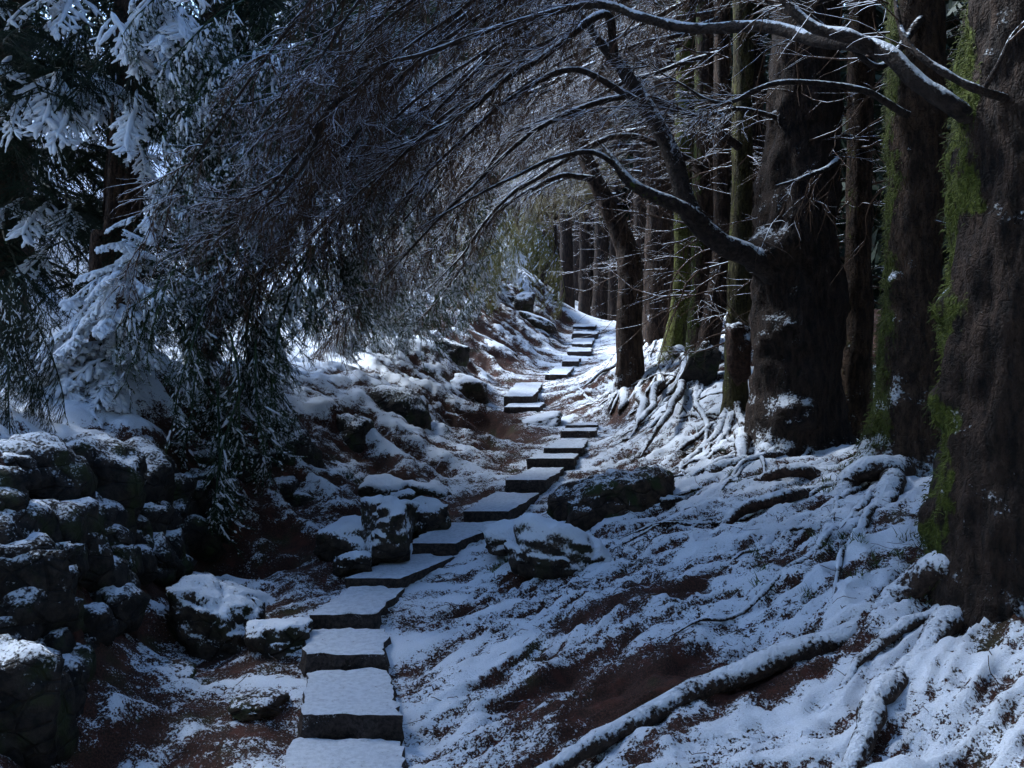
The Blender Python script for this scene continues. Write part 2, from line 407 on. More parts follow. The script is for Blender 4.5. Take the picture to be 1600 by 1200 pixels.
PATH_Y = np.array([c.mean(0)[1] for c, _ in slabs]); PATH_X = np.array([c.mean(0)[0] for c, _ in slabs])
def ground_z(x, y, fine=True):
    x = np.asarray(x, float); y = np.asarray(y, float)
    z = base_z(x, y)
    px = np.interp(y, PATH_Y, PATH_X); side = x - px
    p = np.stack([x, y, 0 * x], -1)
    out = sstep(.35, 1.0, np.abs(side))
    # ridges of roots run down the right-hand slope towards the path
    wx = x + .35 * noise(p * .8); wy = y + .35 * noise(p * .8 + 9)
    a = .42 * wx - .91 * wy; b = .91 * wx + .42 * wy          # a across, b along the ridges
    rid = 1 - np.abs(noise(np.stack([a * 2.6, b * .7, 0 * a + 3], -1)) * 1.7)
    right = sstep(.1, .9, side) * sstep(26, 18, y)
    z = z + right * .05 * (rid - .55)
    rid2 = 1 - np.abs(noise(np.stack([a * 7, b * 1.9, 0 * a + 8], -1)) * 1.8)
    z = z + right * .045 * (rid2 - .5)
    rid3 = 1 - np.abs(noise(np.stack([a * 17, b * 4.5, 0 * a + 2], -1)) * 1.8)
    z = z + right * .018 * (rid3 - .5)
    left = sstep(-.3, -1.2, side)
    al = .45 * wx + .89 * wy; bl = .89 * wx - .45 * wy
    ribl = 1 - np.abs(noise(np.stack([al * 1.7, bl * .45, 0 * a + 13], -1)) * 1.8)
    z = z + sstep(-.4, -1.1, side) * sstep(-4.6, -2.6, side) * sstep(6.5, 8, y) * .20 * (ribl - .5)
    z = z + left * .13 * fbm(p * 1.5 + 5, 4) * sstep(-4.2, -2.8, x) * sstep(40, 20, y)
    z = z + out * .05 * fbm(p * 2.1, 3)
    for c, r in slabs:
        m = c.mean(0); rad = .5 * np.linalg.norm(c[2] - c[0]) + .5
        k = (np.abs(x - m[0]) < rad) & (np.abs(y - m[1]) < rad)
        if not k.any(): continue
        a0 = unit((c[1] - c[0] + c[2] - c[3])[:2]); b0 = np.array([-a0[1], a0[0]])
        ha = .25 * (np.linalg.norm(c[1] - c[0]) + np.linalg.norm(c[2] - c[3])); hb = .5 * abs(((c[2] + c[3] - c[0] - c[1]) / 2)[:2] @ b0)
        dx = x[k] - m[0]; dy = y[k] - m[1]
        qa = np.abs(dx * a0[0] + dy * a0[1]) - ha; qb = np.abs(dx * b0[0] + dy * b0[1]) - hb
        dist = np.maximum(np.maximum(qa, 0), np.maximum(qb, 0))
        sl = (c[2] + c[3] - c[0] - c[1])[2] / max((c[2] + c[3] - c[0] - c[1])[1], .1)
        tgt = m[2] + sl * np.clip(dy, -hb, hb) - r * (.62 if m[1] < 11.5 else .85)
        w_ = sstep(.30 if m[1] < 11.5 else .4, .02, dist)
        z[k] = z[k] * (1 - w_) + np.minimum(z[k], tgt) * w_
    if fine:
        z = z + (.35 + .65 * out) * .013 * fbm(p * 8.0 + 2, 4, .6)
    return z

def axis(segs):
    o = [segs[0][0]]
    for a, b, s0, s1 in segs:
        while o[-1] < b - 1e-6:
            t = (o[-1] - a) / (b - a); o.append(min(b, o[-1] + s0 + (s1 - s0) * t))
    return np.array(o)
gx = axis([(-70, -12, 12, 1.0), (-12, -5, .7, .06), (-5, 4, .03, .021), (4, 5, .03, .06), (5, 12, .06, .7), (12, 70, 1, 12)])
gy = axis([(-60, -2, 12, .8), (-2, 3.4, .5, .03), (3.4, 30, .018, .085), (30, 45, .1, 1.2), (45, 140, 1.5, 14)])
X, Y = np.meshgrid(gx, gy)
Z = ground_z(X, Y)
pp = np.stack([X, Y, 0 * X], -1)
gzy, gzx = np.gradient(Z, gy, gx)
px = np.interp(Y, PATH_Y, PATH_X); side = X - px
nzv = 1 / np.sqrt(1 + gzx ** 2 + gzy ** 2)
wx = X + .3 * noise(pp * .9); wy = Y + .3 * noise(pp * .9 + 9)
aa = .42 * wx - .91 * wy; bb = .91 * wx + .42 * wy
streak = fbm(np.stack([aa * 5.5, bb * 1.5, 0 * aa], -1), 4, .62)
patch = fbm(pp * .85 + 31, 3, .5)
conv = Z - (np.roll(Z, 6, 1) + np.roll(Z, -6, 1) + np.roll(Z, 6, 0) + np.roll(Z, -6, 0)) / 4
snow = .625 + .40 * streak + .26 * patch + np.clip(conv * 6, -.25, .25) - 1.5 * np.clip(.86 - nzv, 0, 1)
# the litter is swept bare in the trodden hollow left of the steps and in scuffed spots on the slope
snow -= .24 * sstep(-.05, -.5, side) * sstep(-2.6, -1.2, side) * sstep(9.5, 7.5, Y)
snow -= .10 * sstep(-.35, -.9, side) * sstep(-3.4, -2.4, side) * sstep(6.5, 8, Y) * sstep(27, 20, Y)
snow -= .55 * np.exp(-(((X + .95) / .55) ** 2 + ((Y - 8.3) / .8) ** 2))
snow -= .55 * np.exp(-(((X + .25) / .6) ** 2 + ((Y - 12.0) / 1.6) ** 2))
snow -= .10 * sstep(2.6, 1.2, X) * sstep(-1.8, -.6, X) * sstep(11.5, 13, Y) * sstep(27, 24, Y)  # snow thinned to tone down the brightness of the far steps
snow += .35 * np.exp(-(((X + 2.4) / 1.3) ** 2 + ((Y - 13.5) / 2.6) ** 2))  # extra snow white stands in for light on the clearing
snow += .5 * sstep(-2.6, -3.3, X - .12 * (8 - Y) * (Y < 8)) * (Y > 5.5) - .8 * sstep(3.6, 5.0, X) + .22 * sstep(.35, .0, np.abs(side)) * sstep(30, 26, Y)
for (u, v, z_, rx, ry, s) in [(1030, 940, -1.66, .22, .16, .5), (1000, 1085, -1.85, .45, .22, .55), (1180, 1080, -1.78, .3, .12, .5), (1100, 1040, -1.72, .4, .15, .4), (900, 1130, -1.93, .35, .15, .45),
                             (1240, 885, -1.45, .2, .15, .45), (960, 740, -1.5, .35, .6, .45), (1400, 820, -1.25, .15, .15, .4), (880, 1050, -1.85, .3, .2, .35)]:
    c = Pz(u, v, z_); snow -= s * np.exp(-(((X - c[0]) / rx) ** 2 + ((Y - c[1]) / ry) ** 2))
Z = Z + .016 * sstep(.3, .8, snow + .5 * fbm(pp * 14, 3, .6)) * sstep(35, 28, np.abs(Y))
mb = MB(); ny, nx = X.shape
idx = np.arange(ny * nx).reshape(ny, nx)
mb.add(np.stack([X, Y, Z], -1), np.stack([idx[:-1, :-1], idx[:-1, 1:], idx[1:, 1:], idx[1:, :-1]], -1).reshape(-1, 4), snow)
g = mb.obj('ground', M_GROUND, attr='snow'); g['kind'] = 'structure'

# ------------------------------------------------------------------ slabs
path = thing('path', None, None, slabs[0][0].mean(0), kind='structure')
def slab_mesh(c, r, seed):
    nxx, nyy, nzz = 15, 17, 5
    mb = MB(); T = r + .13; cen = c.mean(0)
    wv = np.linalg.norm(c[1] - c[0]); lv = np.linalg.norm(c[3] - c[0])
    def put(a, b, h):
        e = .012
        p = (c[0] * (1 - a)[..., None] + c[1] * a[..., None]) * (1 - b)[..., None] + (c[3] * (1 - a)[..., None] + c[2] * a[..., None]) * b[..., None]
        ra = np.minimum(a, 1 - a) * wv; rb = np.minimum(b, 1 - b) * lv; rh = h * T
        q = np.clip(e - ra, 0, e) ** 2 + np.clip(e - rb, 0, e) ** 2 + np.clip(e - rh, 0, e) ** 2
        k = np.sqrt(np.maximum(q, 1e-12)); over = np.clip(k - e, 0, None) / np.maximum(k, 1e-9)
        out = p + 0; out[..., 2] -= h * T
        inner = cen + (p - cen) * (1 - .05); inner[..., 2] = out[..., 2]
        out += (inner - out) * np.clip(over * 1.0, 0, 1)[..., None]
        out[..., 2] -= over * np.clip(e - rh, 0, e) * .8
        s = np.stack([out[..., 0], out[..., 1], out[..., 2]], -1)
        n = fbm(s * 9 + seed * 3.1, 4, .6) * .011 + fbm(s * 2.4 + seed, 2) * .012
        hv = unit(np.stack([p[..., 0] - cen[0], p[..., 1] - cen[1], 0 * a], -1))
        edge = (np.minimum(ra, rb) < .004)
        out += hv * (n * 3.0 * edge)[..., None]; out[..., 2] += n * .5
        return out
    def grid(n, m, fn, flip):
        s, t = np.meshgrid(np.linspace(0, 1, n), np.linspace(0, 1, m)); v = fn(s, t); i = np.arange(n * m).reshape(m, n)
        f = np.stack([i[:-1, :-1], i[:-1, 1:], i[1:, 1:], i[1:, :-1]], -1).reshape(-1, 4); mb.add(v, f[:, ::-1] if flip else f)
    grid(nxx, nyy, lambda s, t: put(s, t, 0 * s), False)
    grid(nxx, nzz, lambda s, t: put(s, 0 * s, t), True)
    grid(nxx, nzz, lambda s, t: put(s, 0 * s + 1, t), False)
    grid(nyy, nzz, lambda s, t: put(0 * s, s, t), False)
    grid(nyy, nzz, lambda s, t: put(0 * s + 1, s, t), True)
    return mb
for k, (c, r) in enumerate(slabs):
    slab_mesh(c, r, k).obj('slab', M_SLAB, path)

# ------------------------------------------------------------------ rocks
_ico = {}
def ico(n):
    if n in _ico: return _ico[n]
    import bmesh
    bm = bmesh.new(); bmesh.ops.create_icosphere(bm, subdivisions=n, radius=1)
    v = np.array([x.co for x in bm.verts]); f = np.array([[l.index for l in q.verts] for q in bm.faces]); bm.free()
    _ico[n] = (v, f); return v, f
def rock(center, size, rot, seed, sub=4, blocky=.5, snow=.02, rough=1.0):
    rg = np.random.default_rng(seed); v, f = ico(sub); d = unit(v)
    nn = unit(np.concatenate([rg.normal(size=(12, 3)), np.eye(3), -np.eye(3)])); hh = np.concatenate([rg.uniform(.68, 1.05, 12), rg.uniform(.75, .95, 6)])
    dots = d @ nn.T; rr = hh / np.maximum(dots, .05)  # distance to each cutting plane
    pw = 7 + 18 * blocky; r = (rr ** -pw).sum(1) ** (-1 / pw)
    p = d * r[:, None]
    p = p * (1 + .15 * fbm(p * 1.4 + seed, 3) + .09 * rough * (np.abs(fbm(p * 4 + seed * 2.1, 4, .6)) - .3))[:, None]
    p = p * (np.asarray(size) / 2) / .85
    cx, cy, cz = rot
    Rz = np.array([[math.cos(cz), -math.sin(cz), 0], [math.sin(cz), math.cos(cz), 0], [0, 0, 1]])
    Ry = np.array([[math.cos(cy), 0, math.sin(cy)], [0, 1, 0], [-math.sin(cy), 0, math.cos(cy)]])
    Rx = np.array([[1, 0, 0], [0, math.cos(cx), -math.sin(cx)], [0, math.sin(cx), math.cos(cx)]])
    p = p @ (Rz @ Ry @ Rx).T
    e1 = p[f[:, 1]] - p[f[:, 0]]; e2 = p[f[:, 2]] - p[f[:, 0]]; fn = np.cross(e1, e2); vn = np.zeros_like(p)
    for k in range(3): np.add.at(vn, f[:, k], fn)
    vn = unit(vn); m = sstep(.35, .8, vn[:, 2] + .3 * fbm((p + center) * 6, 2))
    p = p + vn * (m * snow * (1 + .6 * fbm((p + center) * 12, 3)))[:, None]
    mb = MB(); mb.add(p + center, f); return mb

wall = thing('stone_wall', 'dark rough retaining wall of snow-dusted stones along left bank', 'stone wall', P(120, 1050, 5.2))
WS = [(45, 765, 5.6, 130, 110), (140, 745, 6.3, 125, 85), (215, 765, 6.9, 95, 85), (70, 860, 5.35, 110, 110), (150, 850, 6.0, 80, 120), (205, 850, 6.6, 65, 95), (252, 835, 7.1, 75, 95), (25, 985, 4.9, 120, 170),
      (105, 950, 5.5, 80, 150), (172, 925, 6.15, 60, 120), (15, 1125, 4.4, 130, 170), (300, 800, 7.5, 75, 85), (292, 855, 7.3, 50, 55), (350, 765, 8.2, 85, 95), (345, 830, 7.8, 70, 60), (425, 745, 8.8, 100, 85),
      (410, 800, 8.35, 90, 80), (470, 805, 8.4, 80, 60), (445, 845, 8.0, 60, 45), (505, 765, 9.0, 85, 60), (85, 1075, 4.75, 80, 80), (240, 900, 6.8, 50, 40), (385, 700, 8.9, 90, 50), (480, 700, 9.6, 90, 60), (300, 735, 7.9, 70, 60),
      (545, 712, 9.6, 48, 95), (575, 745, 9.5, 50, 40), (10, 860, 5.1, 90, 90), (120, 1030, 5.1, 60, 60), (200, 905, 6.5, 40, 60)]
for k, (u, v, d, ww, hh) in enumerate(WS):
    c = P(u, v, d + .14); s = (ww * d / F * 1.4, ww * d / F * 1.2, hh * d / F * 1.32)
    rg = random.Random(k)
    rock(c, s, (rg.uniform(-.25, .25), rg.uniform(-.3, .3), rg.uniform(-.6, .6)), 100 + k, 4, .8, .025).obj('stone', M_ROCK, wall)

def ground_hit(u, v):
    d = np.linspace(3.2, 12, 900); q = np.stack([(u - 800) / F * d, d, (H - v) / F * d], -1)
    k = np.argmax(q[:, 2] < ground_z(q[:, 0], q[:, 1], False)); return q[k]
rw = np.random.default_rng(8)
for k in range(75):
    u = rw.uniform(-30, 330); v = rw.uniform(np.interp(u, [0, 130, 250, 330], [715, 710, 735, 745]), np.interp(u, [0, 100, 200, 260, 330], [1180, 1060, 950, 890, 850]))
    c = ground_hit(u, v); sz = rw.uniform(.16, .34); 
    rock(c + [0, .03, -.02], (sz * 1.2, sz, sz * rw.uniform(.7, 1.15)), (rw.uniform(-.3, .3), rw.uniform(-.4, .4), rw.uniform(-.8, .8)), 150 + k, 3, 1.0, .02).obj('stone', M_ROCK, wall)
BO = [ # u, v(centre), d, w px, h px, depth ratio, rotation y, material, label
    (870, 868, 6.75, 152, 84, .8, .08, 'large boulder capped in thick snow right of the steps'),
    (808, 846, 7.2, 78, 36, .9, -.12, 'flat snow-covered rock lying behind the large snow-capped boulder'),
    (962, 798, 8.1, 180, 118, .7, -.22, 'brown mossy outcrop of bedrock above the large snow-capped boulder'),
    (1050, 791, 7.9, 34, 22, .8, .1, 'small wedge of bare stone at the foot of the mossy outcrop'),
    (606, 836, 7.25, 74, 76, .9, 0, 'rounded dark boulder with neat snow cap left of the steps'),
    (545, 850, 7.35, 70, 56, 1, .2, 'bare brown stone leaning on the rounded snow-capped boulder'),
    (552, 882, 7.0, 42, 28, 1, 0, 'small bare stone wedged below the leaning brown stone'),
    (668, 812, 8.0, 60, 44, .9, .1, 'small mossy stone speckled with snow beside the steps'),
    (632, 800, 8.2, 36, 50, .8, -.2, 'narrow upright stone between the rounded boulder and mossy stone'),
    (600, 768, 8.9, 60, 36, .9, .2, 'low rock with smooth snow cover at foot of left bank'),
    (668, 774, 9.3, 60, 34, .8, .35, 'long tilted rock with snowy ridge on left bank'),
    (333, 985, 6.1, 122, 82, .8, .45, 'tilted boulder with snowy back on the left of the trodden hollow'),
    (372, 955, 6.5, 110, 50, .6, .4, 'flat slanting slab of rock behind the tilted boulder'),
    (436, 1006, 5.85, 84, 58, .9, 0, 'blocky dark boulder with snow top touching the steps'),
    (255, 1056, 5.5, 80, 26, .8, .1, 'low flat stone sunk in leaf litter left of the steps'),
    (402, 1105, 5.15, 76, 24, .8, 0, 'flat dark stone half buried beside the nearest steps'),
    (165, 1112, 4.95, 100, 30, .6, .2, 'long dark stone lying at the foot of the stone wall'),
    (618, 668, 10.9, 100, 100, .8, .5, 'big dark earthy rock on top of the left bank'),
    (664, 705, 10.8, 80, 56, .8, .5, 'dark slanting rock face below the big earthy rock'),
    (815, 482, 21.5, 34, 46, .8, .1, 'square block of rock crowning the far left mound'),
    (793, 476, 22, 50, 24, .8, .1, 'pale flat rock atop the far left mound'),
    (845, 662, 12.9, 60, 20, .9, -.2, 'bare tan stone beside the middle of the steps'),
    (1092, 585, 11.4, 40, 84, .6, .5, 'dark slab of rock leaning at the foot of the mossy trunks'),
    (735, 612, 14.5, 60, 40, .8, .3, 'dark rock under the left bank below the far mound'),
    (912, 590, 17.5, 44, 14, .6, -.35, 'dark slanting rock edge right of the upper steps'),
    (700, 560, 15.5, 60, 50, .8, .3, 'shadowy rock under the hanging twigs on left bank'),
    (840, 505, 21, 56, 20, .6, .3, 'long dark ledge of rock below the crowning block'),
    (762, 540, 17.7, 80, 20, .6, .5, 'upper dark rock ledge slanting across the far left bank'),
    (772, 566, 17.2, 60, 15, .6, .45, 'lower thin rock ledge slanting across the far left bank')]
for k, (u, v, d, ww, hh, dr, ry, lab) in enumerate(BO):
    e_ = 1.1 if k > 10 else 1.22; c = P(u, v, d); s = (ww * d / F * e_, ww * d / F * dr * e_, hh * d / F * e_)
    mat = M_THICK if k < 2 else M_CAPPED if k in (4, 9) else M_OUTCROP if k in (2, 14, 15, 16) else M_BOULDER if k not in (17, 18, 22, 25) else M_ROCK
    o = rock(c, s, (0, ry, random.Random(k + 50).uniform(-.3, .3)), 300 + k, 5 if k in (0, 2, 4, 11, 13) else 4, -.15 if k in (0, 2) else 0 if k in (21, 24, 26, 27, 28) else .25 if k in (4, 7) else .6, .05 if k in (0, 1, 4, 11) else .02, .25 if k in (0, 1, 4, 9, 11, 13) else 1.0).obj('boulder', mat, origin=c)
    tag(o, lab, 'boulder')

# ------------------------------------------------------------------ trunks, roots, limbs
def trunk(parent, pts, radii, mat, seed, moss=0.0, moss_dir=(-1, 0, 0), cling=0.0, sides=26, seg=70, flare=(1.9, .45), lobes=4, name='trunk', edge=None, bumps=()):
    c = spline(pts, seg); n = len(c)
    t = np.linspace(0, 1, len(radii)); r = np.interp(np.linspace(0, 1, n), t, radii)
    L = np.concatenate([[0], np.cumsum(np.linalg.norm(np.diff(c, axis=0), axis=1))])
    an = np.arange(sides) / sides * 2 * np.pi
    fl = np.exp(-L / flare[1]) * (flare[0] - 1)
    lob = 1 + .9 * np.cos(lobes * an[None] + seed * 1.7 + .4 * np.sin(an[None] * 2 + seed)) * np.clip(fl, 0, 1)[:, None] * .55
    R = r[:, None] * (1 + fl[:, None]) * lob
    ex = np.cos(an); ey = np.sin(an)
    v = c[:, None, :] + np.stack([R * ex, R * ey, 0 * R], -1)
    nrm = np.stack([ex + 0 * R, ey + 0 * R, 0 * R], -1)
    q = v * np.array([1, 1, .45])
    disp = .16 * fbm(q * 3.2 + seed * 5, 3) + .09 * fbm(v * np.array([14, 14, 3.5]) + seed, 3, .6)
    v = v + nrm * (disp * r[:, None])[..., None]
    for (bz, ba, amp, wa, wz) in bumps:
        da = np.angle(np.exp(1j * (an - ba)))[None]; e = np.exp(-(da / wa) ** 2) * np.exp(-np.abs((c[:, 2] - bz) / wz) ** 3)[:, None]
        v = v + nrm * (amp * e * (1 + .5 * fbm(v * 9 + 3, 2)))[..., None]
    i = np.arange(n * sides).reshape(n, sides); j = np.roll(i, -1, 1)
    f = np.stack([i[:-1], j[:-1], j[1:], i[1:]], -1).reshape(-1, 4)
    md = unit(np.array(moss_dir, float))
    mo = moss * np.clip(.35 + .8 * (nrm @ md), 0, 1.2) * (1.0 + 0 * R)
    if edge: mo = moss * sstep(edge[0], edge[1], nrm @ md + .30 * fbm(v * np.array([5, 5, 2.5]), 3))
    mb = MB(); mb.add(v, f, mo)
    o = mb.obj(name, mat, parent, attr='moss')
    if edge:             # shaggy moss hanging on the mossy side
        rg_ = np.random.default_rng(seed + 900); pr = (np.clip(mo - .25, 0, 1) * (c[:, 2:3] < 3.2)).reshape(-1); k_ = rg_.choice(len(pr), 3800, p=pr / pr.sum())
        p_ = v.reshape(-1, 3)[k_] + rg_.normal(size=(3800, 3)) * np.array([.012, .012, .03]); g_ = MB()
        c_ = grow(p_, nrm.reshape(-1, 3)[k_] + rg_.normal(size=(3800, 3)) * .5, rg_.uniform(.014, .038, 3800), 4, np.full(3800, 30.0), .2, rg_)
        tubes(g_, c_, np.array([[.0035, .003, .0022, .001]]) * np.ones((3800, 1)), 3); g_.obj('moss', M_MOSS_TRUNK, parent, kind='stuff')
    at = o.data.attributes.new('cling', 'FLOAT', 'POINT')
    cl = cling * np.exp(-L / .55)[:, None] + 0 * R - .12
    at.data.foreach_set('value', cl.astype(np.float32).reshape(-1))
    return o

def limb(parent, pts, r0, r1, mat, seed, sides=9, seg=40, wig=.25, name='limb', moss=0.0, lump=.2, flare=0.0):
    c = spline(pts, seg); t = np.linspace(0, 1, seg)
    r = (r0 * (1 - t) + r1 * t) * (1 - .85 * t ** 9) * (1 + flare * np.exp(-t * 14))
    L = np.linalg.norm(np.diff(c, axis=0), axis=1).sum()
    off = np.stack([noise(np.stack([t * L * 2.2, 0 * t + seed * 1.3, 0 * t + k * 7.7], -1)) for k in range(3)], -1)
    c = c + off * (wig * (r + .015))[:, None] * np.sin(np.pi * t)[:, None] ** .5
    rr = r[None] * (1 + lump * noise(np.stack([t * L * 9, 0 * t + seed, 0 * t], -1)))[None]
    mb = MB(); tubes(mb, c[None], rr, sides, caps=True, a=np.full((1, seg), moss))
    # tubes() caps add zero attribute
    o = mb.obj(name, mat, parent, attr='moss'); return o, c

def root(parent, uvz, r0, r1, seed, mat=None):
    pts = [] if mat else [np.array(parent['_o']) + [0, 0, .12]]
    for q in uvz:
        p = Pz(*q); pts.append(p)
    pts = np.array(pts); pts[-1, 2] -= .07
    if mat: pts[0, 2] -= .09
    else: pts[1:, 2] -= .02
    o, c = limb(parent, pts, r0, r1, mat or M_ROOT, seed, sides=12, seg=70, wig=1.1, name='root', lump=.3, flare=.5 if not mat else 0)
    return o

def xz(u, v, d): return P(u, v, d)
TR = {}
def tree(name, key, label, base, group=None):
    t = thing(name, label, 'tree', base, group); TR[key] = t; return t

def ground_pt(u, d):
    x = (u - 800) / F * d; return np.array([x, d, float(ground_z(np.array([x]), np.array([d]), False)[0])])

# A: the nearest tree, cut by the right edge
A = tree('spruce_tree', 'A', 'huge dark spruce filling the right edge with bright moss strip', P(1560, 990, 5.15))
trunk(A, [P(1562, 1060, 5.15), P(1568, 900, 5.15), P(1585, 600, 5.15), P(1608, 200, 5.15), P(1622, -100, 5.15), P(1630, -900, 5.2)], [.36, .35, .345, .34, .33, .27], M_BARK_DARK, 1, moss=.8, moss_dir=(-.93, .36, 0), edge=(.72, 1.0), cling=.35, sides=64, seg=170, flare=(1.35, .3), lobes=5, bumps=[(P(0, 480, 5.15)[2], 2.95, .06, .3, .08), (P(0, 640, 5.15)[2], 3.05, .07, .25, .12), (P(0, 250, 5.15)[2], 2.9, .04, .3, .06), (P(0, 820, 5.15)[2], 3.1, .07, .3, .15)])
root(A, [(1470, 885, -1.27), (1400, 928, -1.41), (1300, 984, -1.53), (1200, 1028, -1.65), (1080, 1080, -1.76), (950, 1140, -1.86), (840, 1200, -1.95), (760, 1270, -2.1)], .085, .038, 11)
root(A, [(1490, 960, -1.47), (1440, 1010, -1.55), (1390, 1075, -1.62), (1340, 1150, -1.74), (1300, 1230, -1.89)], .075, .05, 12)
root(A, [(1620, 1060, -1.66), (1680, 1160, -1.74)], .09, .05, 13)
# B
B = tree('spruce_tree', 'B', 'straight brown spruce with mossy left edge beside the huge right trunk', P(1420, 750, 7.4))
trunk(B, [P(1412, 790, 7.4), P(1420, 640, 7.4), P(1428, 400, 7.4), P(1432, 0, 7.4), P(1436, -900, 7.4)], [.235, .22, .205, .20, .15], M_BARK, 2, moss=.7, moss_dir=(-.95, .2, 0), edge=(.4, .9), cling=.9, sides=40, bumps=[(P(0, 450, 7.4)[2], -2.6, .06, .35, .09), (P(0, 640, 7.4)[2], -2.2, .06, .5, .12)], seg=130, flare=(1.75, .42), lobes=3)
root(B, [(1380, 730, -1.05), (1330, 770, -1.22), (1290, 800, -1.34), (1230, 850, -1.47)], .11, .04, 14)
root(B, [(1400, 750, -1.1), (1370, 800, -1.25), (1330, 850, -1.36), (1250, 930, -1.52)], .10, .04, 15)
root(B, [(1262, 757, -1.22), (1230, 768, -1.22), (1180, 785, -1.28), (1140, 808, -1.38), (1105, 840, -1.5)], .055, .045, 16, M_BARK_RED)
root(B, [(1310, 735, -1.18), (1250, 742, -1.2), (1190, 752, -1.28), (1120, 775, -1.4), (1060, 800, -1.5)], .06, .03, 17, M_BARK_RED)
# C
C = tree('spruce_tree', 'C', 'slim spruce trunk between the massive forked tree and mossy-edged trunk', P(1335, 690, 9.6))
trunk(C, [P(1333, 725, 9.6), P(1338, 600, 9.6), P(1342, 350, 9.6), P(1348, 0, 9.6), P(1352, -900, 9.6)], [.155, .14, .125, .115, .08], M_BARK, 3, moss=.3, cling=.6, sides=22, seg=100, flare=(1.5, .4))
# D massive
D = tree('spruce_tree', 'D', 'massive dark spruce with burls and limb forking out over path', P(1245, 690, 9.2))
trunk(D, [P(1243, 740, 9.2), P(1245, 620, 9.2), P(1248, 480, 9.2), P(1243, 380, 9.2), P(1255, 200, 9.3), P(1262, 0, 9.3), P(1270, -900, 9.3)], [.43, .40, .385, .40, .33, .30, .22], M_BARK_DARK, 4, moss=.05, cling=.75, sides=52, seg=150, flare=(1.35, .35), lobes=3, bumps=[(P(0, 395, 9.2)[2], -2.5, .14, .6, .16), (P(0, 520, 9.2)[2], -2.2, .13, .6, .14), (P(0, 640, 9.2)[2], -1.8, .12, .5, .14)])
limb(D, [P(1240, 455, 9.2), P(1205, 422, 9.0), P(1180, 405, 8.9), P(1130, 380, 8.8), P(1085, 335, 8.8), P(1050, 250, 8.9), P(1020, 180, 9.0), P(975, 110, 9.1), P(930, 55, 9.2), P(880, -20, 9.3)], .125, .05, M_LIMB, 41, 16, 70, flare=.35)
limb(D, [P(1100, 352, 8.75), P(1065, 325, 8.7), P(1020, 305, 8.7), P(985, 285, 8.7), P(960, 252, 8.8), P(940, 225, 8.9)], .075, .03, M_LIMB, 42, 10, 40, moss=.3)
limb(D, [P(968, 262, 8.8), P(925, 237, 8.8), P(870, 247, 8.8), P(820, 268, 8.8), P(760, 298, 8.7), P(700, 330, 8.6), P(630, 372, 8.5)], .028, .006, M_LIMB, 43, 8, 50)
root(D, [(1200, 690, -1.1), (1160, 720, -1.22), (1110, 745, -1.34), (1070, 770, -1.45)], .1, .04, 18)
root(D, [(1170, 660, -1.0), (1162, 700, -1.15), (1155, 730, -1.28)], .1, .05, 19)
root(D, [(1215, 700, -1.15), (1150, 760, -1.36), (1080, 790, -1.5), (1000, 830, -1.62)], .07, .03, 20)
# E
E = tree('spruce_tree', 'E', 'thin mossy trunk with snow-topped stub against the massive forked tree', P(1150, 645, 10.3))
trunk(E, [P(1148, 680, 10.3), P(1150, 600, 10.3), P(1155, 450, 10.3), P(1160, 200, 10.4), P(1165, -700, 10.5)], [.13, .12, .115, .11, .08], M_BARK_GREEN, 5, moss=.35, cling=.5, sides=20, seg=90, flare=(1.3, .3))
rock(P(1152, 560, 10.1), (.24, .22, .55), (0, .05, 0), 777, 4, .3, .04).obj('stub', M_BARK_RED, E)
# F, G, H, I, J
Ft = tree('spruce_tree', 'F', 'leaning grey trunk whose snowy buttress slants down to left', P(1095, 600, 11.5))
trunk(Ft, [P(1078, 640, 11.4), P(1100, 560, 11.5), P(1118, 470, 11.5), P(1127, 380, 11.6), P(1128, 200, 11.7), P(1132, -600, 11.8)], [.15, .13, .11, .10, .10, .08], M_BARK, 6, moss=.1, cling=.9, sides=20, seg=90, flare=(1.3, .3))
G = tree('spruce_tree', 'G', 'knobbly trunk with green moss patch right of the yellow-green trunk', P(1090, 572, 12.5))
trunk(G, [P(1085, 605, 12.5), P(1092, 540, 12.5), P(1098, 430, 12.5), P(1100, 250, 12.6), P(1104, -500, 12.7)], [.16, .15, .145, .13, .1], M_BARK, 7, moss=.55, cling=.5, sides=24, seg=110, flare=(1.4, .4))
Ht = tree('spruce_tree', 'H', 'bright yellow-green mossy trunk with broad snowy foot', P(1055, 560, 13.5))
trunk(Ht, [P(1045, 610, 13.4), P(1055, 550, 13.5), P(1066, 480, 13.5), P(1069, 380, 13.5), P(1070, 200, 13.6), P(1074, -500, 13.7)], [.22, .17, .15, .14, .13, .1], M_BARK_GREEN, 8, moss=.75, moss_dir=(-1, -1, 0), cling=.9, sides=24, seg=90, flare=(1.5, .4))
root(Ht, [(1050, 545, -.42), (1030, 600, -.80), (1010, 640, -1.02), (985, 670, -1.2)], .075, .035, 21)
root(Ht, [(1075, 560, -.48), (1060, 610, -.78), (1040, 650, -1.0), (1000, 700, -1.3)], .07, .03, 22)
I = tree('spruce_tree', 'I', 'dark trunk standing just left behind the yellow-green trunk', P(1030, 525, 16))
trunk(I, [P(1028, 560, 16), P(1028, 480, 16), P(1030, 350, 16), P(1032, 100, 16), P(1035, -500, 16)], [.26, .24, .225, .2, .14], M_BARK, 9, moss=.1, cling=.5, sides=22, seg=80, flare=(1.4, .4))
J = tree('spruce_tree', 'J', 'brown trunk nearest the upper steps curving left into the arch', P(985, 600, 13.5))
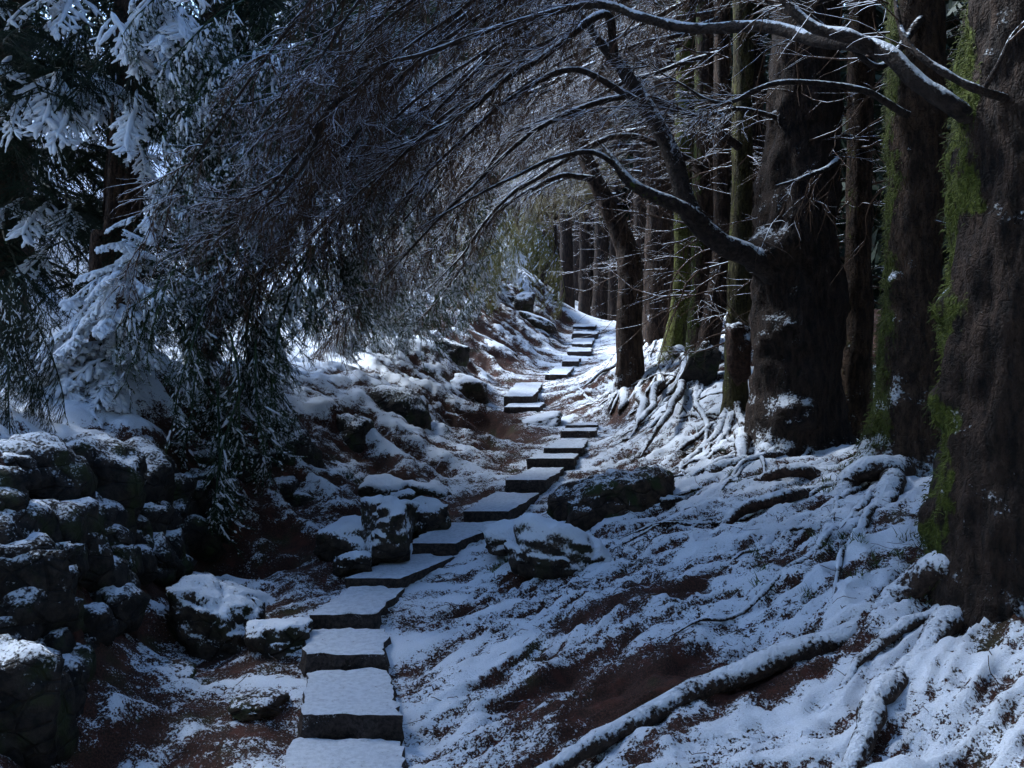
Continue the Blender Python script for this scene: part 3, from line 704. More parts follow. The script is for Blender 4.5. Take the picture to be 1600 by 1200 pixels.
trunk(J, [P(985, 640, 13.5), P(985, 560, 13.5), P(984, 460, 13.5), P(978, 390, 13.6), P(955, 330, 13.7), P(925, 270, 13.9), P(895, 180, 14.2), P(880, 0, 14.6)], [.2, .175, .165, .16, .14, .12, .10, .07], M_BARK, 10, moss=.1, cling=.8, sides=24, seg=110, flare=(1.5, .4))
root(J, [(978, 590, -.8), (975, 620, -1.0), (968, 640, -1.15)], .1, .05, 23)
root(J, [(995, 590, -.8), (1005, 640, -1.08), (990, 690, -1.35)], .1, .04, 24)
# far trunks
for k, (u, d, hw, ub, lab) in enumerate([(886, 26.5, 11, 884, 'broad dark trunk closing the path just above the top step'), (913, 28, 9, 914, 'dark straight trunk directly behind the top steps'),
                                  (938, 29, 12, 940, 'dark trunk right of the top steps among the far wood'), (957, 25.5, 7, 960, 'narrow dark trunk at right shoulder of the top steps'),
                                  (868, 24.5, 3.5, 866, 'thin dark sapling stem left of the top steps'), (826, 28, 7, 822, 'dark trunk rising alone from the bright far mound'),
                                  (848, 31, 6, 850, 'slender trunk in haze of twigs behind far mound'), (1001, 21, 11, 1000, 'dark trunk half hidden behind the curving brown trunk')]):
    b = ground_pt(u, d); t = tree('spruce_tree', 'K%d' % k, lab, b)
    r = hw * d / F
    trunk(t, [b + [0, 0, -.3], b + [0, 0, .6], b + [(ub - u) * d / F, 0, 3], b + [(ub - u) * d / F * 2, 0, 9]], [r * 1.1, r, r * .9, r * .6], M_BARK_DARK, 30 + k, moss=.1, cling=.4, sides=14, seg=50, flare=(1.4, .35))
rg = np.random.default_rng(21)
deep = []
while len(deep) < 46:
    x = rg.uniform(3.4, 15); y = rg.uniform(9, 40)
    if x < 3.0 + .0 * y or any((x - a) ** 2 + (y - b) ** 2 < 1.2 for a, b in deep): continue
    deep.append((x, y))
deep += [(.6, 34), (1.4, 36), (-.6, 37), (2.2, 33), (.2, 41), (1.9, 42), (-1.6, 40), (3, 38)]
for k, (x, y) in enumerate(deep):
    b = np.array([x, y, float(ground_z(np.array([x]), np.array([y]), False)[0])])
    t = tree('spruce_tree', 'deep%d' % k, 'dark spruce trunk standing deep in the wood behind the front row', b, 'trunks deep in the dark wood')
    r = rg.uniform(.12, .24); lean = rg.normal(size=2) * .25
    trunk(t, [b + [0, 0, -.3], b + [0, 0, 1], b + [lean[0] * .4, lean[1] * .4, 4], b + [lean[0], lean[1], 10]], [r * 1.15, r, r * .9, r * .5], M_BARK_DARK, 60 + k, cling=.2, sides=12, seg=36, flare=(1.3, .35))

# ------------------------------------------------------------------ arching limbs with hanging dead twigs
PROF = {8: [(1150, -120), (1000, -40), (800, 70), (650, 180), (508, 340), (400, 480), (330, 600)],
        12: [(1150, 120), (1000, 150), (800, 235), (700, 370), (600, 490), (520, 560), (450, 620)],
        16: [(1000, 245), (950, 250), (870, 275), (800, 320), (745, 425), (700, 540), (640, 600)],
        22: [(990, 310), (930, 310), (880, 318), (835, 355), (795, 415), (765, 470), (700, 500)]}
def prof(d):
    ks = sorted(PROF); d = min(max(d, ks[0]), ks[-1])
    for a, b in zip(ks[:-1], ks[1:]):
        if a <= d <= b: break
    f = (d - a) / (b - a)
    pa = np.array([P(u, v, a)[[0, 2]] for u, v in PROF[a]]); pb = np.array([P(u, v, b)[[0, 2]] for u, v in PROF[b]])
    return pa * (1 - f) + pb * f

def twig_set(mb, c, rng, n2, n3, L2, L3, droop, spread, thick=1.0, lo=.03, hi=1.0, bias=(-.5, -.1, -.1)):
    """secondary branchlets and fine twigs along one limb curve c (K,3)"""
    p, t, s = along(c[None], n2, lo, hi, rng)
    lat = unit(np.cross(t, rng.normal(size=p.shape)) * np.array([1, 1, .45]))
    d = unit(t * .9 + lat * spread + np.array(bias) + np.array([0, 0, -.5]) * s[:, None])
    L = L2 * rng.uniform(.45, 1.15, len(p)) * (1.05 - .5 * s)
    d = unit(d + rng.normal(size=d.shape) * .22)
    a = grow(p, d, L, 8, droop * rng.uniform(.3, 1.6, len(p)), .13, rng)
    tubes(mb, a, np.linspace(1, .35, 8)[None] * (.0062 * thick * rng.uniform(.7, 1.2, len(p)))[:, None], 4)
    p, t, s = along(a, n3, .12, 1.0, rng)
    lat = unit(np.cross(t, rng.normal(size=p.shape)))
    d = unit(t * .8 + lat * .75 + np.array([0, 0, -.25]))
    L = L3 * rng.uniform(.35, 1.2, len(p))
    b = grow(p, d, L, 5, droop * rng.uniform(.4, 2.6, len(p)), .18, rng)
    tubes(mb, b, np.linspace(1, .4, 5)[None] * (.0032 * thick * rng.uniform(.8, 1.3, len(p)))[:, None], 3)
    return a, b

def arch(tkey, d0, d1, x0, off0, off1, end, seed, r0=.035, n2=26, n3=11, L2=1.0, L3=.32, droop=.9, mat=None, tmat=None):
    rng = np.random.default_rng(seed)
    n = 16; s = np.linspace(0, 1, n)
    pts = []
    for k in range(n):
        d = d0 + (d1 - d0) * s[k]; pr = prof(d)
        # walk along the profile by arc parameter
        L = np.concatenate([[0], np.cumsum(np.linalg.norm(np.diff(pr, axis=0), axis=1))])
        # start parameter at x0 side, run to fraction 'end'
        q = s[k] * end * L[-1]
        x = np.interp(q, L, pr[:, 0]); z = np.interp(q, L, pr[:, 1])
        o = off0 + (off1 - off0) * s[k]
        pts.append([x - .55 * o * s[k], d, z + o * (1 - .3 * s[k])])
    pts = np.array(pts)
    if x0 is not None:
        pts[:, 0] += (x0 - pts[0, 0]) * (1 - s) ** 2
    pts[:, 2] += .10 * noise(np.stack([s * 4, 0 * s + seed, 0 * s], -1)); pts[:, 1] += .2 * noise(np.stack([s * 3, 0 * s + seed, 0 * s + 5], -1))
    lo, c = limb(TR[tkey], pts, r0, .006, mat or M_LIMB, seed, 8, 46, .4)
    mb = MB(); twig_set(mb, c, rng, n2, n3, L2, L3, droop, .75)
    tw = mb.obj('twigs', tmat or M_TWIG_SNOW, None, origin=TR[tkey]['_o'], kind='stuff'); tw.parent = lo; tw.location = (0, 0, 0)
    return c

rg = np.random.default_rng(5)
ARCH = []
for k, (key, d, xb, n) in enumerate([('A', 5.9, 2.7, 4), ('B', 7.4, 3.0, 7), ('D', 9.0, 2.6, 9), ('E', 10.3, 2.3, 7), ('F', 11.6, 2.4, 6), ('G', 12.6, 2.3, 4), ('H', 13.5, 2.3, 4), ('J', 14.0, 1.4, 5), ('I', 16.2, 2.3, 7), ('K7', 20, 2.6, 7), ('K3', 24, 2.5, 7)]):
    for j in range(n):
        dd = d + rg.uniform(-.9, .9)
        ARCH.append((key, max(d, 6.8) + 0 * dd, max(dd, 7.0), xb, rg.uniform(.15, 1.6) + (.3 if d < 9 else 0), rg.uniform(.0, .9), rg.uniform(.62, 1.0), 1000 + 20 * k + j))
for (key, d0, d1, xb, o0, o1, end, sd_) in ARCH:
    far = d0 > 15
    arch(key, d0, d1, xb, o0, o1, end, sd_, r0=.03 if not far else .04, n2=40 if not far else 34, n3=15 if not far else 12, L2=1.0 if not far else 1.2, L3=.34, mat=M_LIMB, tmat=M_TWIG_GLOW if d0 > 19 else None)

# hero limbs that can be followed in the photograph
HERO = [('A', [P(1600, 225, 5.15), P(1510, 178, 5.1), P(1440, 128, 5.15), P(1370, 80, 5.3), P(1290, 62, 5.6), P(1200, 45, 6.0), P(1090, 42, 6.4), P(1000, 28, 6.6), P(940, 6, 6.8), P(850, 22, 7.0), P(760, 48, 7.1), P(660, 85, 7.1), P(600, 102, 7.1), P(540, 150, 7.1), P(470, 164, 7.1)], .055, .010),
        ('A', [P(1375, 82, 5.3), P(1330, 60, 5.3), P(1270, 45, 5.4), P(1220, -10, 5.5), P(1190, -60, 5.6)], .045, .02),
        ('A', [P(1600, 160, 5.1), P(1540, 146, 4.8), P(1490, 122, 4.8), P(1430, 80, 4.9), P(1405, 30, 5.0), P(1395, -40, 5.1)], .024, .014),
        ('A', [P(1535, 143, 4.8), P(1560, 98, 4.72), P(1585, 50, 4.7), P(1640, 0, 4.7)], .014, .006),
        ('B', [P(1440, 30, 7.2), P(1380, 100, 7.0), P(1330, 70, 7.0), P(1260, 20, 7.0), P(1240, -20, 7.0)], .03, .012),
        ('B', [P(1420, 180, 7.2), P(1340, 140, 7.2), P(1220, 130, 7.2), P(1130, 160, 7.3), P(1060, 130, 7.4), P(1000, 95, 7.5)], .03, .006),
        ('C', [P(1330, 215, 9.4), P(1250, 195, 9.2), P(1160, 170, 9.0), P(1090, 180, 8.8), P(1000, 165, 8.7), P(900, 175, 8.6)], .03, .006),
        ('D', [P(960, 85, 9.0), P(945, 22, 8.4), P(870, 72, 8.0), P(800, 115, 7.9), P(740, 165, 7.8), P(690, 200, 7.8), P(600, 236, 7.7), P(515, 250, 7.7)], .04, .008),
        ('D', [P(700, 192, 7.8), P(660, 215, 7.7), P(620, 250, 7.7), P(560, 300, 7.6), P(500, 350, 7.6)], .018, .005),
        ('A', [P(545, 146, 7.1), P(510, 175, 7.1), P(470, 240, 7.1), P(420, 290, 7.0), P(370, 310, 7.0), P(260, 302, 7.0)], .022, .005),
        ('A', [P(510, 172, 7.1), P(485, 240, 7.1), P(440, 300, 7.1), P(380, 340, 7.0), P(300, 380, 7.0)], .018, .005),
        ('D', [P(1010, 165, 9.0), P(900, 110, 9.0), P(820, 140, 9.0), P(740, 200, 8.9), P(640, 300, 8.8), P(560, 400, 8.7)], .035, .006),
        ('E', [P(1155, 230, 10.2), P(1080, 180, 10.0), P(980, 150, 9.8), P(860, 190, 9.6), P(760, 270, 9.5), P(650, 380, 9.4), P(560, 480, 9.3)], .045, .007),
        ('G', [P(1095, 260, 12.4), P(1000, 215, 12.2), P(930, 225, 12.0), P(850, 270, 11.8), P(780, 320, 11.6), P(720, 400, 11.4), P(640, 480, 11.2)], .05, .008),
        ('J', [P(930, 280, 13.8), P(880, 275, 13.6), P(820, 300, 13.4), P(770, 340, 13.2), P(720, 420, 13.0), P(660, 500, 12.8)], .05, .008),
        ('D', [P(1310, 250, 9.0), P(1290, 265, 8.8), P(1250, 280, 8.5), P(1210, 290, 8.4)], .03, .012)]
for k, (key, pts, r0, r1) in enumerate(HERO):
    lo, c = limb(TR[key], pts, r0, r1, M_LIMB, 500 + k, 10, 70, .5)
    rng = np.random.default_rng(900 + k); mb = MB()
    near = key in 'AB'
    twig_set(mb, c, rng, (18 if near else 32) if k not in (1, 2, 3, 4, 15) else 4, 8, .7, .26, .8, .7, lo=.5 if near else .2)
    tw = mb.obj('twigs', M_TWIG_SNOW, None, origin=TR[key]['_o'], kind='stuff'); tw.parent = lo; tw.location = (0, 0, 0)

# thinner roots that spread down the slope towards the path
rr_ = np.random.default_rng(99)
for key, n in [('A', 1), ('B', 9), ('C', 4), ('D', 9), ('E', 6), ('F', 6), ('G', 5), ('H', 7), ('J', 7), ('I', 4)]:
    o = np.array(TR[key]['_o'])
    for j in range(n):
        an = rr_.uniform(math.pi * .78, math.pi * 1.45); L = rr_.uniform(1.2, 3.2) * (1 if key != 'A' else .7); m = 26
        an = an + np.cumsum(rr_.normal(size=m) * .10); st = L / m
        xy = o[:2] + np.cumsum(np.stack([np.cos(an), np.sin(an)], -1) * st, 0)
        keep = np.abs(xy[:, 0] - np.interp(xy[:, 1], PATH_Y, PATH_X)) > .5; keep = np.cumprod(keep).astype(bool)
        xy = xy[keep]
        if len(xy) < 8: continue
        r0 = rr_.uniform(.028, .06); z = ground_z(xy[:, 0], xy[:, 1], False) + .012 + .03 * noise(np.stack([xy[:, 0] * 1.5, xy[:, 1] * 1.5, 0 * xy[:, 0] + j], -1))
        z[0] += .1
        limb(TR[key], np.column_stack([xy, z]), r0, .012, M_ROOT, 3000 + j, 8, 50, .5, 'root', lump=.3)

# dead side twigs on the trunks of the right-hand row
for key, n, zlo, zhi in [('C', 26, .3, 4.5), ('E', 30, .6, 4), ('F', 30, .8, 4), ('G', 30, 1, 4.5), ('H', 20, 1.2, 4.5), ('I', 40, .8, 5), ('J', 14, 2.2, 3.5), ('D', 26, 1.5, 4.5), ('B', 16, 1.6, 4)] + [('K%d' % k, 22, 1.2, 5) for k in range(8)] + [('deep%d' % k, 26, .6, 6) for k in range(len(deep))]:
    t = TR[key]; rng = np.random.default_rng(sum(map(ord, key)) + n); o = np.array(t['_o'])
    a = rng.uniform(0, 2 * np.pi, n); z = rng.uniform(zlo, zhi, n)
    p0 = o + np.stack([.1 * np.cos(a), .1 * np.sin(a), z], -1)
    d0 = np.stack([np.cos(a), np.sin(a), rng.uniform(-.3, .35, n)], -1)
    c = grow(p0, d0, rng.uniform(.5, 1.8, n), 9, rng.uniform(-.2, .7, n), .17, rng)
    mb = MB(); tubes(mb, c, np.linspace(1, .3, 9)[None] * rng.uniform(.006, .013, (n, 1)), 4)
    p, tt, s = along(c, 7, .2, 1, rng); d = unit(tt + .8 * unit(np.cross(tt, rng.normal(size=p.shape))))
    b = grow(p, d, rng.uniform(.15, .5, len(p)), 5, np.full(len(p), .6), .12, rng); tubes(mb, b, np.linspace(1, .4, 5)[None] * np.full((len(p), 1), .0045), 3)
    mb.obj('twigs', M_TWIG, t, kind='stuff')

# ------------------------------------------------------------------ spruce boughs (shared meshes)
def bough_mesh(seed, L, n2, l2, n3, l3, droop, snow_r, keep, curtain=False, nd=26):
    rng = np.random.default_rng(seed)
    main = grow(np.zeros((1, 3)), np.array([[1.0, 0, .12]]), np.array([L]), 14, np.array([.28 if not curtain else .5]), .05, rng)
    g = MB(); sn = MB()
    tubes(g, main, np.linspace(.014, .004, 14)[None], 5)
    t = np.sort(rng.uniform(.08, 1, n2)) if curtain else np.linspace(.10, .99, n2) + rng.normal(size=n2) * .012
    t = np.clip(t, .05, .995)
    i = t * 12.99; j = i.astype(int); f = (i - j)[:, None]
    p = main[0, j] * (1 - f) + main[0, j + 1] * f; tg = unit(main[0, j + 1] - main[0, j])
    if curtain:
        sg = rng.normal(size=(n2, 1)) * .7; d = unit(tg * rng.uniform(.3, 1.2, (n2, 1)) + sg * np.array([0, 1.0, 0]) + np.array([0, 0, -.6]))
        l = l2 * rng.uniform(.35, 1.2, n2)
    else:
        sg = np.where(np.arange(n2) % 2 == 0, 1.0, -1.0)[:, None]
        d = unit(tg * .75 + sg * np.array([0, 1.0, 0]) * rng.uniform(.6, 1.15, (n2, 1)) + np.array([0, 0, -.1]))
        l = l2 * (1 - .62 * t) * rng.uniform(.65, 1.2, n2)
    sec = grow(p, d, l, 8, np.full(n2, droop), .07, rng)
    tubes(g, sec, np.linspace(.005, .002, 8)[None] * np.ones((n2, 1)), 3)
    p, tt, s = along(sec, n3, .15, .98, rng)
    if curtain:
        dd = unit(tt * 1.2 + unit(np.cross(tt, rng.normal(size=p.shape))) * .6 + np.array([0, 0, -.4]))
    else:
        sd2 = rng.choice([-1.0, 1.0], len(p))[:, None]
        dd = unit(tt * .9 + sd2 * unit(np.cross(tt, np.array([0, 0, 1.0]))) * .8 + np.array([0, 0, -.15]))
    ter = grow(p, dd, l3 * rng.uniform(.4, 1.25, len(p)) * (1.1 - .5 * s), 5, np.full(len(p), droop * 1.4), .10, rng)
    tubes(g, ter, np.linspace(.003, .0015, 5)[None] * np.ones((len(p), 1)), 3)
    needles(g, ter, nd, .019, .0021, rng, .02, 1.0, .8)
    needles(g, sec, nd * 2, .019, .0021, rng, .1, 1.0, .8)
    needles(g, main, 70, .019, .0021, rng, .3, 1.0, .8)
    # snow: lumpy rolls lying along the twigs
    def roll(paths, r, kp, lift):
        m = rng.uniform(size=len(paths)) < kp; q = paths[m].copy(); N, K, _ = q.shape
        if N == 0: return
        if curtain:      # only short lengths of a hanging twig hold snow
            a = rng.uniform(0, .6, (N, 1)); b = a + rng.uniform(.15, .4, (N, 1)); u = a + (b - a) * np.linspace(0, 1, K)[None]
            i = u * (K - 1.001); j = i.astype(int); ff = (i - j)[..., None]; rr_ = np.arange(N)[:, None]; q = q[rr_, j] * (1 - ff) + q[rr_, j + 1] * ff
        q[..., 2] += lift
        u = np.linspace(0, 1, K)[None]
        rr = r * rng.uniform(.55, 1.35, (N, 1)) * (.3 + .7 * np.sin(np.pi * np.clip(.1 + .85 * u, 0, 1)) ** .5) * (1 + .6 * noise(q * 16 + seed))
        rr[:, 0] *= .3; rr[:, -1] *= .3
        tubes(sn, q, rr, 6, squash=.8)
    if snow_r > 0:
        roll(ter, snow_r * .75, keep, snow_r * .5); roll(sec, snow_r, keep, snow_r * .6)
        if not curtain: roll(main, snow_r * 1.3, 1, snow_r * .8)
    return g, (sn if sn.v else None)

BV = {}
def variant(key, mat, *a, **k):
    g, s = bough_mesh(*a, **k)
    BV[key] = (g.mesh('bough', mat), s.mesh('snow', M_SNOW) if s else None)
for q in range(4): variant(('flat', q), M_NEEDLE, 40 + q, .95, 15, .48, 4, .15, 1.1, .026, .8)
for q in range(3): variant(('heavy', q), M_NEEDLE, 50 + q, 1.1, 20, .42, 8, .13, 1.5, .027, .85, nd=18)
for q in range(5): variant(('hang', q), M_NEEDLE_S, 60 + q, 1.4, 34, .60, 9, .20, 2.2, .011, .55, curtain=True)
for q in range(4): variant(('bare', q), M_NEEDLE_D, 70 + q, 1.5, 34, .65, 9, .22, 2.0, .008, .3, curtain=True, nd=14)
for q in range(3): variant(('yellow', q), M_NEEDLE_GLOW, 80 + q, 1.5, 30, .6, 9, .22, 2.0, .012, .3, curtain=True)
for q in range(3): variant(('frost', q), M_NEEDLE_S, 110 + q, 1.3, 36, .55, 9, .18, 2.2, .015, .85, curtain=True)
for q in range(3): variant(('smother', q), M_NEEDLE, 120 + q, .9, 13, .36, 4, .13, 1.5, .046, .95, nd=20)
for q in range(2): variant(('glow', q), M_NEEDLE_GLOW, 85 + q, 1.1, 20, .45, 6, .16, 1.3, .022, .6)
for q in range(3): variant(('dark', q), M_NEEDLE_D, 90 + q, 1.5, 24, .7, 8, .22, 1.0, 0, 0)

def bough(parent, kind, pos, az, pitch, roll_, sc, rng):
    keys = [k for k in BV if k[0] == kind]; gm, sm = BV[keys[rng.integers(len(keys))]]
    o = bpy.data.objects.new('bough', gm); COL.objects.link(o); o.parent = parent
    o.location = tuple(np.asarray(pos) - np.array(parent['_o'])); o.rotation_mode = 'XYZ'
    o.rotation_euler = (roll_, pitch, az); o.scale = (sc, sc * (1 if rng.uniform() < .5 else -1), sc)
    if sm:
        s = bpy.data.objects.new('snow', sm); s['kind'] = 'stuff'; COL.objects.link(s); s.parent = o
    return o

def left_tree(key, label, x, y, h, r, group=None):
    b = np.array([x, y, float(ground_z(np.array([x]), np.array([y]), False)[0])]); t = tree('spruce_tree', key, label, b, group)
    trunk(t, [b + [0, 0, -.3], b + [0, 0, 1], b + [.1, 0, h * .5], b + [.1, .1, h]], [r * 1.1, r, r * .75, r * .2], M_BARK, len(TR), sides=14, seg=60, flare=(1.3, .3))
    return t, b
rb = np.random.default_rng(11)
# big dark spruce in the top left corner, with snow-laden fans
t, b = left_tree('L1', 'dark tall spruce at top left with snow-laden fans of needles', -5.4, 10.6, 11, .22)
for k in range(80):
    z = rb.uniform(.0, 7.5); az = rb.uniform(-2.9, .6); ln = 1.5 * (1 - z / 14)
    bough(t, 'dark', b + [.2 * math.cos(az), .2 * math.sin(az), z + .4], az, rb.uniform(.0, .35), rb.uniform(-.3, .3), ln * rb.uniform(.9, 1.3), rb)
for (u, v, d, az, pit, sc) in [(120, 15, 8.9, -1.5, .75, .8), (95, 8, 8.8, -1.9, .7, .75), (20, 120, 8.7, -1.6, .8, .9), (95, 140, 8.7, -1.45, .75, .95), (60, 155, 8.6, -1.75, .9, .8), (150, 145, 8.8, -1.2, .7, .8), (130, 160, 8.6, -1.6, .8, .9), (170, 150, 9.0, -.9, .7, .7),
                              (80, 345, 8.8, -1.5, .6, .7), (40, 340, 8.8, -2.0, .6, .6), (110, 350, 8.8, -1.2, .55, .6), (70, 420, 8.9, -1.5, .6, .5), (10, 215, 8.7, -1.8, .7, .6), (215, 170, 8.6, -1.3, 1.0, .5), (220, 255, 8.8, -1.2, .8, .5), (10, 20, 8.8, -1.7, .6, .6)]:
    bough(t, 'flat', P(u, v - 30, d + .5), az, pit, rb.uniform(-.3, .3), sc, rb)
for k in range(46):
    bough(t, 'dark', P(rb.uniform(-40, 235), rb.uniform(-60, 500), rb.uniform(9.3, 10.4)), rb.uniform(-math.pi, math.pi), rb.uniform(.2, .8), rb.uniform(-.5, .5), rb.uniform(.7, 1.1), rb)
t, b = left_tree('L7', 'unlit spruce behind the snow-laden fans at top left', -6.6, 13.2, 12, .22)
for k in range(64):
    z = rb.uniform(.0, 9); az = rb.uniform(-math.pi, math.pi); ln = 2.2 * (1 - z / 16)
    bough(t, 'dark', b + [.2 * math.cos(az), .2 * math.sin(az), z + .2], az, rb.uniform(.0, .45), rb.uniform(-.3, .3), ln * rb.uniform(.8, 1.2), rb)
# spruce whose boughs fall as the snowy column at the left of the curtain
t, b = left_tree('L2', 'snow-draped spruce whose hanging boughs form the left curtain', -3.75, 9.6, 10, .2)
for k in range(11):
    bough(t, 'heavy' if k % 2 else 'flat', P(rb.uniform(170, 330), rb.uniform(-80, 290), 8.5 + rb.uniform(-.2, .5)), rb.uniform(-2.4, -.7), rb.uniform(.5, 1.05), rb.uniform(-.5, .5), rb.uniform(.55, .8), rb)
for k in range(26):
    bough(t, 'frost', P(rb.uniform(270, 430), rb.uniform(-60, 330), 8.3 + rb.uniform(-.2, .6)), rb.uniform(1.9, 4.4), rb.uniform(.6, 1.2), rb.uniform(-.5, .5), rb.uniform(.5, .85), rb)
for k in range(64):
    # hanging green boughs: origin above, tips at the bottom edge of the curtain
    u = 390 + 300 * rb.uniform() ** 1.5; lim = np.interp(u, [230, 300, 380, 430, 520, 600, 700], [520, 600, 640, 560, 500, 480, 480])
    v = rb.uniform(60, lim - 110); d = np.interp(u - 90, [240, 380, 600], [7.7, 8.2, 10.5]) + rb.uniform(-.3, 1.0)
    bough(t, 'hang' if rb.uniform() < .5 else 'frost' if rb.uniform() < .7 else 'bare', P(u, v, d), rb.uniform(1.9, 4.0), rb.uniform(.3, 1.0), rb.uniform(-.5, .5), rb.uniform(.6, 1.0), rb)
for (u, v, d) in [(300, 480, 7.4), (340, 520, 7.5), (380, 530, 7.6), (260, 400, 7.5), (320, 590, 7.5), (360, 600, 7.5), (400, 570, 7.8), (420, 490, 8.0), (250, 470, 7.6), (290, 550, 7.5), (230, 430, 7.7)]:
    bough(t, 'hang', P(u + 20, v, d), rb.uniform(-1.8, -.6), rb.uniform(.9, 1.3), rb.uniform(-.4, .4), rb.uniform(.55, .75), rb)
for k in range(44):
    bough(t, rb.choice(['dark', 'bare', 'hang', 'dark']), P(rb.uniform(170, 480), rb.uniform(-130, 60), rb.uniform(9.3, 11.0)), rb.uniform(-math.pi, math.pi), rb.uniform(.3, 1.0), rb.uniform(-.5, .5), rb.uniform(.8, 1.2), rb)
t, b = left_tree('L3', 'drooping spruce behind the twig curtain at middle of left bank', -3.7, 11.9, 9, .18)
for k in range(16):
    u = rb.uniform(470, 780); lim = np.interp(u, [400, 520, 640, 740], [520, 520, 500, 440]); v = rb.uniform(150, lim - 60); d = rb.uniform(12.5, 15)
    bough(t, 'hang' if rb.uniform() < .7 else 'bare', P(u, v, d), rb.uniform(1.9, 4.2), rb.uniform(.3, 1.0), rb.uniform(-.5, .5), rb.uniform(.7, 1.15), rb)
for k in range(34):
    bough(t, 'frost', P(rb.uniform(560, 790), rb.uniform(330, 500), rb.uniform(12.5, 16)), rb.uniform(1.9, 4.2), rb.uniform(.4, 1.1), rb.uniform(-.5, .5), rb.uniform(.55, .95), rb)
t, b = left_tree('L4', 'yellow-green spruce with painted-in glow at far end of the tunnel', -1.7, 23.5, 8, .16)
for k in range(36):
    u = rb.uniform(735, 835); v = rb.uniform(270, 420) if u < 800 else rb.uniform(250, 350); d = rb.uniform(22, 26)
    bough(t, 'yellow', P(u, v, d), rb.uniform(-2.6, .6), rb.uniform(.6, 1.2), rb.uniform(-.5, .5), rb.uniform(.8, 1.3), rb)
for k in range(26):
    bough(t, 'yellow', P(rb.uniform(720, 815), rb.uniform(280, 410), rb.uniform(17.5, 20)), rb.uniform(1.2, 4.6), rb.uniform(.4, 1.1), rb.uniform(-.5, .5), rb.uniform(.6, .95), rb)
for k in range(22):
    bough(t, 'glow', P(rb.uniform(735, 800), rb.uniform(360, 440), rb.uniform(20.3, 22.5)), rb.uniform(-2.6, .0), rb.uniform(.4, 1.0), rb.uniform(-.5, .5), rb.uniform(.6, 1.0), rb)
# young bent spruce smothered in snow
t, b = left_tree('L5', 'young bent spruce smothered in thick snow above the stone wall', -3.55, 8.5, 2.2, .05)
for k in range(64):
    f = rb.uniform(0, 1) ** .8; u = 225 - 130 * f + rb.normal() * (8 + 30 * f) + 25 * f; v = 330 + 270 * f; d = 8.1 + rb.uniform(-.3, .3)
    bough(t, 'smother' if rb.uniform() < .7 else 'heavy', P(u, v, d), rb.uniform(-3.0, -.3), rb.uniform(.35, .9), rb.uniform(-.3, .3), .26 + .36 * f, rb)
# dark boughs at the left edge
t, b = left_tree('L6', 'dark drooping spruce cut off by the left edge', -4.1, 6.9, 6, .1)
for k in range(16):
    bough(t, 'bare', P(rb.uniform(-60, 40), rb.uniform(400, 590), 6.6 + rb.uniform(-.3, .3)), rb.uniform(-1.4, .3), rb.uniform(.6, 1.1), rb.uniform(-.4, .4), rb.uniform(.4, .65), rb)

# snowy trees on the hillside left of the path, behind the curtain
for k, (x, y, h) in enumerate([(-10.8, 22, 6), (-12.3, 18, 7), (-9.2, 31.5, 8), (-8.8, 32.5, 9), (-8.2, 37, 9), (-3.4, 38, 9), (-11.8, 34, 10), (-12.5, 13.5, 8), (-10.4, 29.5, 6)]):
    t, b = left_tree('S%d' % k, 'snowy spruce on the hillside behind the hanging curtain', x, y, h, .16, 'snowy spruces on the left hillside')
    for j in range(30):
        z = rb.uniform(.05, .9) * h; az = rb.uniform(-math.pi, math.pi); ln = 1.9 * (1.05 - z / h)
        bough(t, 'heavy', b + [.1 * math.cos(az), .1 * math.sin(az), z], az, rb.uniform(.15, .5), rb.uniform(-.2, .2), ln * rb.uniform(.8, 1.2), rb)

# ------------------------------------------------------------------ crowns overhead and the wood behind
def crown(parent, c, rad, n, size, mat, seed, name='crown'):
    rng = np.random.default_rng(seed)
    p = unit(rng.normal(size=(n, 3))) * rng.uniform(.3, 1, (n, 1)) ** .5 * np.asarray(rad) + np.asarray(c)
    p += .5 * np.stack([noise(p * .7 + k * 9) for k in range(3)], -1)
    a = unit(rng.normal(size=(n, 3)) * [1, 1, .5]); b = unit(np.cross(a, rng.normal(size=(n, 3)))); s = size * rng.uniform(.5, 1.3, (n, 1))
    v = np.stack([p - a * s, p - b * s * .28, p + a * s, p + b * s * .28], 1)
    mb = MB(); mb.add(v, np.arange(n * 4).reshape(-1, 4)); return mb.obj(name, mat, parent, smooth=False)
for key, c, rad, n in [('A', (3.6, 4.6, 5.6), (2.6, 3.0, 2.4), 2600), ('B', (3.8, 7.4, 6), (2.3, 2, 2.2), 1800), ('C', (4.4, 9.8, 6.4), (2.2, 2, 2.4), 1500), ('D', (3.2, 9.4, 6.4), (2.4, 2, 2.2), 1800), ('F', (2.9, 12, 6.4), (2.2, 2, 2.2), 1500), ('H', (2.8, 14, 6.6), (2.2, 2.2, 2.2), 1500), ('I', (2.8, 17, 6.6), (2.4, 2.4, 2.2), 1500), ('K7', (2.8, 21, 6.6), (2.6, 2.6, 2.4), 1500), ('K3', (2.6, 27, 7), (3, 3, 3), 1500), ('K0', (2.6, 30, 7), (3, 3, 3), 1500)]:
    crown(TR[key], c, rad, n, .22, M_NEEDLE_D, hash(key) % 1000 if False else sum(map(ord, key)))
for key, c, rad, n in [('L6', (-5.0, 5.2, 6.6), (2.4, 2.4, 2.0), 1600), ('L2', (-3.7, 9.8, 6.4), (2.7, 2.1, 2.0), 2000), ('L1', (-6.2, 9.4, 6.7), (2.6, 2.4, 2.0), 2200)]:  # unseen crowns added where they keep the sun off the foreground
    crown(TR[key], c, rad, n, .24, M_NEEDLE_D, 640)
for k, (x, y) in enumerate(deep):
    crown(TR['deep%d' % k], (x, y, 7), (2.0, 2.0, 2.8), 700, .3, M_NEEDLE_D, 4000 + k)
